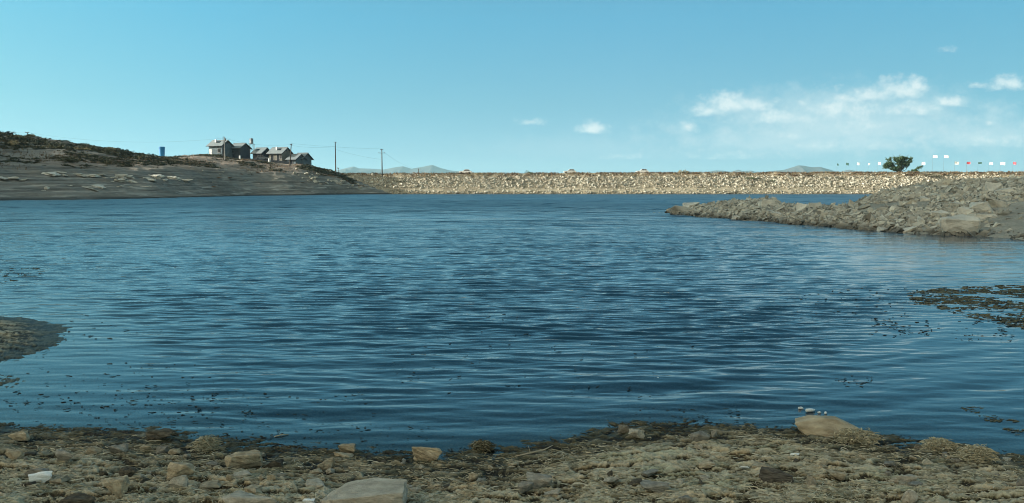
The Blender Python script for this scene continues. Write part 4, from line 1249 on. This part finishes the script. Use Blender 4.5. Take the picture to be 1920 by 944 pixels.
def barrel(px, py, hpx, lab, Y=255):
    X, Z = hz_at(px, Y)
    x, y, z = at_y(px, py, Y)
    h = hpx / F * Y; r = h * .32
    o = MB().tube([(0, 0, -.6), (0, 0, .06), (0, 0, h * .33), (0, 0, h * .36), (0, 0, h * .66), (0, 0, h * .69), (0, 0, h)], [r, r, r, r * 1.06, r * 1.06, r, r * .97], 12).build('barrel', M['white_paint'], smooth=False)
    o.location = (x, y, z)
    MB().tube([(0, 0, h), (0, 0, h + .05)], [r * .9, r * .8], 12).build('lid', M['white_paint'], o)
    tag(o, lab, 'barrel', 'white barrels below the houses')
barrel(450, 298, 5.5, 'white barrel in front of the dark walled house')
barrel(505, 304.5, 6.5, 'white barrel in front of the tan fronted house')
# white shed panel between the houses
x, y, z = at_y(464, 293, 270)
sh = empty('shed', (x + .1, y, z)); tag(sh, 'small white shed between the dark walled house and the water tower', 'shed')
MB().box((0, 0, 1.0), (1.0, 1.0, 3.0)).build('wall', M['white_paint'], sh)
MB().box((0, -.04, 2.56), (1.25, 1.25, .1)).build('roof', M['roof_sheet'], sh)
MB().box((-.1, -.53, .85), (.6, .05, 1.8)).build('door', M['door_pale'], sh)

# parked car in front of the low grey house, and cars on the dam
def car(name, loc, rz, lab, group=None, L=4.3, mat='car_white'):
    e = empty(name, loc, rz); tag(e, lab, 'car', group)
    W = 1.7
    mb = MB()
    mb.poly_prism([(-L / 2, .35), (-L / 2 + .1, .75), (-L * .36, .9), (L * .2, .93), (L * .44, .8), (L / 2, .6), (L / 2 - .03, .3), (L * .36, .24), (-L * .4, .24)], -W / 2, W / 2)
    body = mb.build('body', M[mat], e, bevel=.04)
    mb = MB()
    mb.poly_prism([(-L * .40, .9), (-L * .30, 1.42), (L * .03, 1.46), (L * .19, .92)], -W / 2 + .12, W / 2 - .12)
    cab = mb.build('roof', M[mat], e, bevel=.03)
    for s in (-1, 1):
        mb = MB()
        yy = s * (W / 2 - .115)
        mb.poly_prism([(-L * .355, .96), (-L * .285, 1.33), (-L * .145, 1.36), (-L * .145, .96)], yy - .012, yy + .012)
        mb.poly_prism([(-L * .125, .96), (-L * .125, 1.36), (L * .02, 1.37), (L * .145, .96)], yy - .012, yy + .012)
        mb.build('window', M['glass_dark'], cab)
    for sx2 in (-.31, .31):
        for s in (-1, 1):
            wl = MB().tube([(sx2 * L, s * (W / 2 - .2), .31), (sx2 * L, s * (W / 2 + .02), .31)], .31, 14).build('wheel', M['tyre'], e)
            MB().tube([(sx2 * L, s * (W / 2 + .02), .31), (sx2 * L, s * (W / 2 + .035), .31)], .17, 10).build('rim', M['steel'], wl)
    for s in (-1, 1):
        MB().box((L / 2 - .06, s * .6, .64), (.1, .32, .13)).build('headlight', M['plastic_clear'], e)
        MB().box((-L / 2 + .06, s * .62, .72), (.08, .25, .14)).build('tail_light', M['flag_red'], e)
    return e
for px, lab in ((873, 'white car on the dam road, leftmost of three'), (1068, 'white car on the dam road, middle one of three'), (1203, 'white car on the dam road, rightmost of three')):
    Y = DAM_Y + 22
    x = (px - 960) / F * Y
    car('parked_car', (x, Y, 6.72 + .002 * (x + 10)), math.pi if px != 1068 else math.pi * 1.01, lab, 'white cars on the dam road')
x, y, z = at_y(492, 301, 257.8)
car('parked_car', (x, y, z + .15), .25, 'dark car with a white top parked in front of the low grey house', None, 4.0, 'steel')

# blue tank on the skyline
x, _, z = at_y(304, 296.5, 244)
zt = at_y(304, 276, 244)[2]
h = zt - z
bt = MB().tube([(0, 0, -.5), (0, 0, 0), (0, 0, h * .30), (0, 0, h * .97), (0, 0, h)], [.70, .70, .76, .87, .86], 20).build('upright_tank', M['blue_tank'])
bt.location = (x, 244, z)
tag(bt, 'tall blue upright tank standing on the skyline of the left hill', 'tank')
MB().tube([(0, 0, h), (0, 0, h + .06), (0, 0, h + .1)], [.80, .74, .3], 16).build('lid', M['blue_tank'], bt)
for q in (.33, .66): MB().tube([(0, 0, h * q), (0, 0, h * q + .08)], [.70 + .19 * q] * 2, 20).build('band', M['blue_tank'], bt)

# ------------------------------------------------------------------ poles and wires
def pole(px, yt, yb, Y, lab, arms=(), mat='wood_pole', lean=0.0, r=.18, extra=None, name='utility_pole'):
    x, _, zb = at_y(px, yb, Y); zt = at_y(px, yt, Y)[2]
    h = zt - zb
    e = empty(name, (x, Y, zb)); tag(e, lab, 'utility pole' if name == 'utility_pole' else 'lamp post', 'poles along the shore')
    MB().tube([(-lean * .08, 0, -.8), (0, 0, 0), (lean, 0, h)], [r, r, r * .68], 8).build('pole', M[mat], e, smooth=True)
    for (dz_, w) in arms:
        xx = lean * (h - dz_) / h
        a = MB().box((xx, -.12, h - dz_), (w, .12, .13)).build('crossarm', M[mat], e)
        for u in ((-.45, .45) if w < 1.6 else (-.46, 0, .46)):
            MB().tube([(xx + u * w, -.12, h - dz_ + .06), (xx + u * w, -.12, h - dz_ + .16), (xx + u * w, -.12, h - dz_ + .3)], [.05, .10, .05], 7).build('insulator', M['steel'], a)
    return x, zb, h, e
tops = {}
p = pole(52, 248.5, 262, 252, 'utility pole with a short crossarm on the left skyline', [(.1, 1.1)], r=.15)
tops['a'] = (p[0], 252, p[1] + p[2])
X_, Z_ = hz_at(422, 236)
p = pole(422, 258, 311, 236, 'thick pole with transformer bracket in front of the leftmost house', [], 'concrete_pole', r=.17)
tops['b'] = (p[0], 236, p[1] + p[2] - .2)
e = p[3]; h = p[2]
MB().tube([(-.42, 0, -.5), (-.40, 0, h * .6), (-.36, 0, h + .1)], [.11, .10, .08], 8).build('strut', M['wood_pole'], e)
MB().tube([(-.36, 0, h + .1), (-.1, 0, h + .22), (.2, 0, h + .05), (.3, 0, h - .3)], .06, 6).build('bracket', M['steel'], e)
tr_ = MB().tube([(.32, -.1, h - 1.0), (.32, -.1, h - .35)], [.2, .2], 10).build('transformer', M['steel'], e)
MB().tube([(.32, -.1, h - .35), (.32, -.1, h - .2)], [.06, .04], 6).build('bushing', M['steel'], tr_)
p = pole(543.6, 270, 309.5, 250, 'dark wooden pole leaning to the right before the right end houses', [(.25, .7)], lean=.55, r=.19)
tops['c'] = (p[0] + .55, 250, p[1] + p[2] - .2)
p = pole(629.5, 267, 322, 250, 'tall dark lamp pole with a flat head left of the mountains', [], r=.19)
e, h = p[3], p[2]
hd_ = MB().box((0, 0, h + .02), (.95, .3, .12)).build('lamp_head', M['steel'], e)
MB().box((.3, 0, h - .06), (.3, .22, .05)).build('lamp_glass', M['plastic_clear'], hd_)
tops['d'] = (p[0], 250, p[1] + h - 1.0)
p = pole(716.5, 279.5, 326, 264, 'dark pole with two crossarms in front of the mountains', [(.3, .9), (1.35, 2.1)], r=.2)
tops['e'] = (p[0], 264, p[1] + p[2] - .3)
X5, _, Z5 = at_y(785, 317, 520)
p = pole(785, 316.5, 333, 520, 'distant small pole behind the dam right of the crossarm pole', [(.3, 2.6)], r=.3)
tops['f'] = (p[0], 520, p[1] + p[2])
p = pole(634.5, 315, 323, 252, 'short thin post at the foot of the tall lamp pole', [(.2, .5)], r=.06)

def wire(a, b, sag, lab, dz_=0.0, r=.018):
    a, b = Vector(a), Vector(b); a.z += dz_; b.z += dz_
    pts = []
    for i in range(17):
        t = i / 16
        q = a.lerp(b, t); q.z -= sag * 4 * t * (1 - t)
        pts.append(q)
    tag(MB().tube(pts, r, 4).build('wire', M['wire']), lab, 'wire', 'overhead wires')
wire((-290, 330, 30), tops['a'], 1.5, 'overhead wire running off the left skyline')
wire(tops['a'], tops['b'], 2.0, 'overhead wire from the left skyline pole to the transformer pole')
wire(tops['b'], tops['c'], 1.0, 'overhead wire between the transformer pole and the leaning pole')
wire(tops['c'], tops['e'], .3, 'upper overhead wire from the leaning pole to the crossarm pole', .3)
wire(tops['c'], tops['d'], .5, 'lower overhead wire from the leaning pole to the lamp pole', -.3)
wire(tops['d'], (tops['e'][0] - .4, 264, tops['e'][2] - 1.9), .35, 'overhead wire from the lamp pole to the crossarm pole', -1.2)
wire((tops['e'][0] + .8, 264, tops['e'][2] - .9), tops['f'], 1.5, 'overhead wire running away from the crossarm pole')

# ------------------------------------------------------------------ tree on the dam
Yt = DAM_Y + 19
xt = (1685 - 960) / F * Yt
te = empty('tree', (xt, Yt, 6.5)); tag(te, 'lone dark green flat crowned tree on the dam crest', 'tree')
q = random.Random(5)
tk = MB(); tips = []
k = Yt / F
def limb(p, d, ln, r, depth):
    pts, rs = [p], [r]
    for i in range(4):
        d = (d + Vector((q.gauss(0, .16), q.gauss(0, .16), q.gauss(0, .08) + .02))).normalized()
        p = p + d * ln / 4
        pts.append(p); rs.append(r * (1 - .14 * (i + 1)))
    tk.tube(pts, rs, 6)
    if depth == 0:
        tips.append((pts[-1], d)); tips.append((pts[2], d)); tips.append((pts[3], d)); return
    if depth == 1: tips.append((pts[-1], d)); tips.append((pts[2], d))
    for i in range(3 if depth > 1 else 2):
        a = q.uniform(-.8, .8)
        nd = (d + Vector((q.gauss(0, .55), q.gauss(0, .45), q.gauss(.05, .3)))).normalized()
        limb(pts[q.choice([2, 3, 4])] if i else pts[-1], nd, ln * q.uniform(.55, .8), r * .5, depth - 1)
tk.tube([(.05, 0, -.4), (0, 0, 0), (-.1, .05, .7)], [.34, .28, .24], 9)
for dxx, dzz, ln in ((-1.2, .75, 2.7), (-.55, 1.0, 2.3), (.1, 1.1, 2.2), (.8, .95, 2.3), (1.3, .62, 2.9), (1.5, .28, 2.9), (-1.2, .35, 1.8), (.2, .5, 1.6), (-.9, .55, 2.6), (.5, .8, 2.5), (0, 1, 2.5), (-.35, .9, 2.6), (.35, .95, 2.4), (-.1, .8, 1.7)):
    limb(Vector((-.1, .05, q.uniform(.4, .7))), Vector((dxx, q.gauss(0, .6), dzz)).normalized(), ln * 1.22, .13, 2)
tk.build('trunk', M['bark'], te, smooth=True)
V, Fc = [], []
for p, d in tips:
    if p.z > 5.6: continue
    for i in range(26):
        c = p + Vector((q.gauss(0, .26), q.gauss(0, .26), q.gauss(0, .2)))
        u = (d * .8 + Vector((q.gauss(0, .5), q.gauss(0, .5), q.gauss(0, .5)))).normalized()
        w = u.cross(Vector((q.gauss(0, 1), q.gauss(0, 1), q.gauss(0, 1)))).normalized()
        s = q.uniform(.14, .30)
        b = len(V)
        V += [c - u * s, c + w * s * .4, c + u * s * 1.3, c - w * s * .4]
        Fc.append([b, b + 1, b + 2, b + 3])
np_obj('crown', np.array([tuple(a) for a in V]), np.array(Fc), M['leaf_tree'], False, te)

# ------------------------------------------------------------------ flags behind the crest
FL = [(1571, 309, 3, 5, 'flag_green', 'dark flag at the left end of the flag row'), (1589, 308, 5, 6, 'flag_green', 'dark furled flag second from the left of the row'), (1609.5, 307.5, 5, 6, 'flag_white', 'white flag third from the left of the row'),
      (1629.5, 308, 3, 5, 'flag_white', 'faint thin white flag fourth from the left of the row'), (1649, 307, 5.5, 7, 'flag_white', 'white flag just left of the tree'), (1731.5, 307, 7, 7, 'flag_white', 'white flag just right of the tree crown'),
      (1753.5, 294, 9, 6, 'flag_white', 'left one of the two high white flags'), (1774.5, 294, 9, 6, 'flag_white', 'right one of the two high white flags'), (1794, 306, 8, 7, 'flag_white', 'white flag just right of the two high flags'),
      (1816, 306, 7, 6, 'flag_red', 'red flag left of the dark flag in the right part of the row'), (1837.5, 306, 7, 4, 'flag_green', 'dark green flag in the right part of the row'), (1858, 307, 7, 5, 'flag_white', 'small white flag right of the dark green flag'),
      (1880, 307, 9, 7, 'flag_white', 'wide white flag second from the right edge'), (1902.5, 306.5, 6, 6, 'flag_red', 'pinkish red flag at the right edge of the photo')]
for i, (px, py, w, h, mt, lab) in enumerate(FL):
    Y = DAM_Y + 25
    x, _, z = at_y(px - w / 2, py, Y)
    k = Y / F
    W, Hh = w * k * .85, h * k * .75
    base = 6.45 + .0022 * x
    e = empty('flag', (x, Y, base), -.55); tag(e, lab, 'flag', 'flags on thin poles along the dam')
    top = z - base + Hh / 2
    MB().tube([(0, 0, -.3), (0, 0, top + .1)], [.03, .02], 6).build('flagpole', M['steel'], e)
    nx, nz = 9, 5
    V = []
    for s in (-1, 1):
        for a in range(nz):
            for b in range(nx):
                u, vv = b / (nx - 1), a / (nz - 1)
                V.append((.03 + u * W, .10 * math.sin(u * 6 + i) * u + s * .008, top - Hh + vv * Hh - .10 * u * u * Hh + .04 * math.sin(u * 5 + i)))
    f = grid_faces(nz, nx)
    f2 = f[:, ::-1] + nx * nz
    np_obj('cloth', np.array(V), np.concatenate([f, f2]), M[mt], True, e)

# ------------------------------------------------------------------ air
AIR = True
if AIR:
    hb = MB().box((0, 3500, 85), (15000, 8600, 210))
    hz_o = hb.build('haze', None) if False else None
    me = bpy.data.meshes.new('haze')
    bmesh.ops.recalc_face_normals(hb.bm, faces=hb.bm.faces); hb.bm.to_mesh(me); hb.bm.free()
    m = bpy.data.materials.new('haze'); m.use_nodes = True
    t = NT(m.node_tree)
    vol = t.n('ShaderNodeVolumePrincipled', {'Color': (.50, .86, 1.0, 1), 'Density': 9.0e-5, 'Anisotropy': .1})
    t.n('ShaderNodeOutputMaterial', {'Volume': vol.outputs[0]})
    me.materials.append(m)
    ho = link(bpy.data.objects.new('haze', me))
    tag(ho, kind='stuff')

# ------------------------------------------------------------------ sky, sun, camera
SUN_EL, SUN_AZ = rad(15.5), rad(-93)       # azimuth clockwise from +Y
w = bpy.data.worlds.new('World'); S.world = w; w.use_nodes = True
t = NT(w.node_tree)
sky = t.n('ShaderNodeTexSky', sky_type='NISHITA', sun_disc=False, sun_elevation=SUN_EL, sun_rotation=SUN_AZ, altitude=1500, air_density=1.0, dust_density=1.2, ozone_density=1.6)
tc = t.n('ShaderNodeTexCoord').outputs['Generated']
sp = t.n('ShaderNodeSeparateXYZ', {0: tc})
yv = t.m('MAXIMUM', sp.outputs[1], .02)
u = t.m('DIVIDE', sp.outputs[0], yv)
v = t.m('DIVIDE', sp.outputs[2], yv)
uv = t.n('ShaderNodeCombineXYZ', {0: u, 1: v}).outputs[0]
CL = [(1372, 198, 78, 26, 1.0), (1330, 208, 44, 16, .9), (1415, 200, 40, 18, .8), (1690, 170, 66, 26, 1.0), (1635, 178, 62, 20, .95), (1718, 162, 28, 22, 1.0), (1590, 186, 50, 14, .7),
      (1780, 190, 44, 15, .9), (1560, 204, 130, 40, .55), (1470, 220, 110, 18, .7), (1620, 235, 150, 30, .4), (1287, 238, 20, 15, .8), (1110, 241, 44, 16, .85), (995, 229, 30, 9, .75),
      (1895, 155, 48, 22, .75), (1830, 160, 26, 9, .55), (1850, 262, 120, 20, .6), (1640, 273, 90, 13, .5), (1530, 275, 70, 14, .5), (1480, 256, 40, 12, .55), (1380, 290, 160, 12, .3), (1767, 92, 22, 8, .35), (1858, 230, 14, 8, .5), (1170, 294, 60, 7, .4), (1720, 205, 70, 20, .7)]
mask = None
for px, py, rx, ry, st in CL:
    a, b, c = ray(px, py)
    cu, cv = a / b, c / b
    ru, rv = rx / F, ry / F
    d = t.n('ShaderNodeVectorMath', operation='MULTIPLY_ADD')
    t.set(d.inputs[0], uv); d.inputs[1].default_value = (1 / ru, 1 / rv, 0); d.inputs[2].default_value = (-cu / ru, -cv / rv, 0)
    ln = t.n('ShaderNodeVectorMath', {0: d.outputs[0]}, operation='LENGTH').outputs['Value']
    q_ = t.m('MULTIPLY', t.m('SUBTRACT', 1.15, ln), st)
    fl_ = t.m('MULTIPLY', t.m('SUBTRACT', v, cv - rv * .75), 1.6 / rv)      # flat base
    q_ = t.m('MINIMUM', q_, fl_)
    mask = q_ if mask is None else t.m('MAXIMUM', mask, q_)
cn1 = t.n('ShaderNodeTexNoise', {'Vector': t.scaled(uv, (36, 46, 1)), 'Scale': 1.0, 'Detail': 9, 'Roughness': .62}).outputs[0]
cn2 = t.n('ShaderNodeTexNoise', {'Vector': t.scaled(uv, (90, 110, 1)), 'Scale': 1.0, 'Detail': 6, 'Roughness': .6}).outputs[0]
dn = t.m('ADD', mask, t.m('ADD', t.m('MULTIPLY', t.m('SUBTRACT', cn1, .50), 2.1), t.m('MULTIPLY', t.m('SUBTRACT', cn2, .5), 1.0)))
cov = t.n('ShaderNodeMapRange', {0: dn, 1: .05, 2: 1.15, 3: 0, 4: .85}, clamp=True, interpolation_type='SMOOTHSTEP').outputs[0]
ycut = t.n('ShaderNodeMapRange', {0: sp.outputs[1], 1: .2, 2: .4}, clamp=True).outputs[0]
for px, py, rx, ry, st in ((1590, 225, 360, 75, .34), (1480, 262, 330, 45, .22), (1870, 250, 200, 50, .25), (1100, 275, 260, 30, .10)):
    a, b, c = ray(px, py)
    d = t.n('ShaderNodeVectorMath', operation='MULTIPLY_ADD')
    t.set(d.inputs[0], uv); d.inputs[1].default_value = (F / rx, F / ry, 0); d.inputs[2].default_value = (-a / b * F / rx, -c / b * F / ry, 0)
    ln = t.n('ShaderNodeVectorMath', {0: d.outputs[0]}, operation='LENGTH').outputs['Value']
    ve = t.n('ShaderNodeMapRange', {0: t.m('ADD', ln, t.m('MULTIPLY', t.m('SUBTRACT', cn1, .5), 1.6)), 1: 1.1, 2: .1, 3: 0, 4: st}, clamp=True, interpolation_type='SMOOTHSTEP').outputs[0]
    cov = t.m('SUBTRACT', 1.0, t.m('MULTIPLY', t.m('SUBTRACT', 1.0, cov), t.m('SUBTRACT', 1.0, ve)))
cov = t.m('MULTIPLY', cov, ycut)
lum = t.m('POWER', t.n('ShaderNodeRGBToBW', {0: sky.outputs[0]}).outputs[0], .72)
sdir = Vector((math.sin(SUN_AZ), math.cos(SUN_AZ), .15)).normalized()
dt = t.n('ShaderNodeVectorMath', operation='DOT_PRODUCT'); t.set(dt.inputs[0], tc); dt.inputs[1].default_value = sdir
elev = t.ramp(sp.outputs[2], [(0, (.45, .755, .875)), (.10, (.345, .81, 1.045)), (.2, (.295, .93, 1.36)), (.7, (.34, .92, 1.45))])
side = t.ramp(t.m('MULTIPLY_ADD', dt.outputs['Value'], .5, .5), [(.165, (.72, .80, .80)), (.415, (1, 1, 1)), (.66, (1.0, 1.08, 1.05)), (.77, (1.12, 1.10, 1.0)), (.90, (4.1, 2.75, 1.98)), (1, (5.4, 3.9, 2.65))])
back = t.ramp(t.m('MULTIPLY_ADD', sp.outputs[1], .5, .5), [(.34, (5.0, 2.0, 1.22)), (.58, (1, 1, 1))])
tint_ = t.mix(1.0, t.mix(1.0, elev, side, 'MULTIPLY'), back, 'MULTIPLY')
L3 = t.n('ShaderNodeCombineColor', {0: lum, 1: lum, 2: lum}).outputs[0]
tinted = t.mix(1.0, L3, tint_, 'MULTIPLY')
cloudc = t.n('ShaderNodeRGB'); cloudc.outputs[0].default_value = (3.3, 3.75, 3.75, 1)
final = t.mix(cov, tinted, cloudc.outputs[0])
bg = t.n('ShaderNodeBackground', {'Color': final, 'Strength': .10})
t.n('ShaderNodeOutputWorld', {'Surface': bg.outputs[0]})

sd = bpy.data.lights.new('sun', 'SUN'); sd.energy = 3.4; sd.angle = rad(.5); sd.color = (1.0, .935, .845)
so = link(bpy.data.objects.new('sun', sd))
dirv = Vector((math.sin(SUN_AZ) * math.cos(SUN_EL), math.cos(SUN_AZ) * math.cos(SUN_EL), math.sin(SUN_EL)))
so.rotation_euler = dirv.to_track_quat('Z', 'Y').to_euler()
so.location = dirv * 100

cam = bpy.data.cameras.new('camera'); cam.sensor_width = 36; cam.lens = F / 1920 * 36; cam.clip_end = 40000; cam.clip_start = .05
co = link(bpy.data.objects.new('camera', cam)); co.location = (0, 0, EYE); co.rotation_euler = (math.pi / 2 - PITCH, 0, 0)
S.camera = co
S.view_settings.view_transform = 'Standard'; S.view_settings.look = 'None'; S.view_settings.exposure = 1.35; S.view_settings.gamma = 1
S.render.engine = 'CYCLES'
S.cycles.use_denoising = True
S.cycles.filter_width = 1.0
S.cycles.max_bounces = 5; S.cycles.volume_bounces = 0; S.cycles.transparent_max_bounces = 6
S.cycles.caustics_reflective = False; S.cycles.caustics_refractive = False
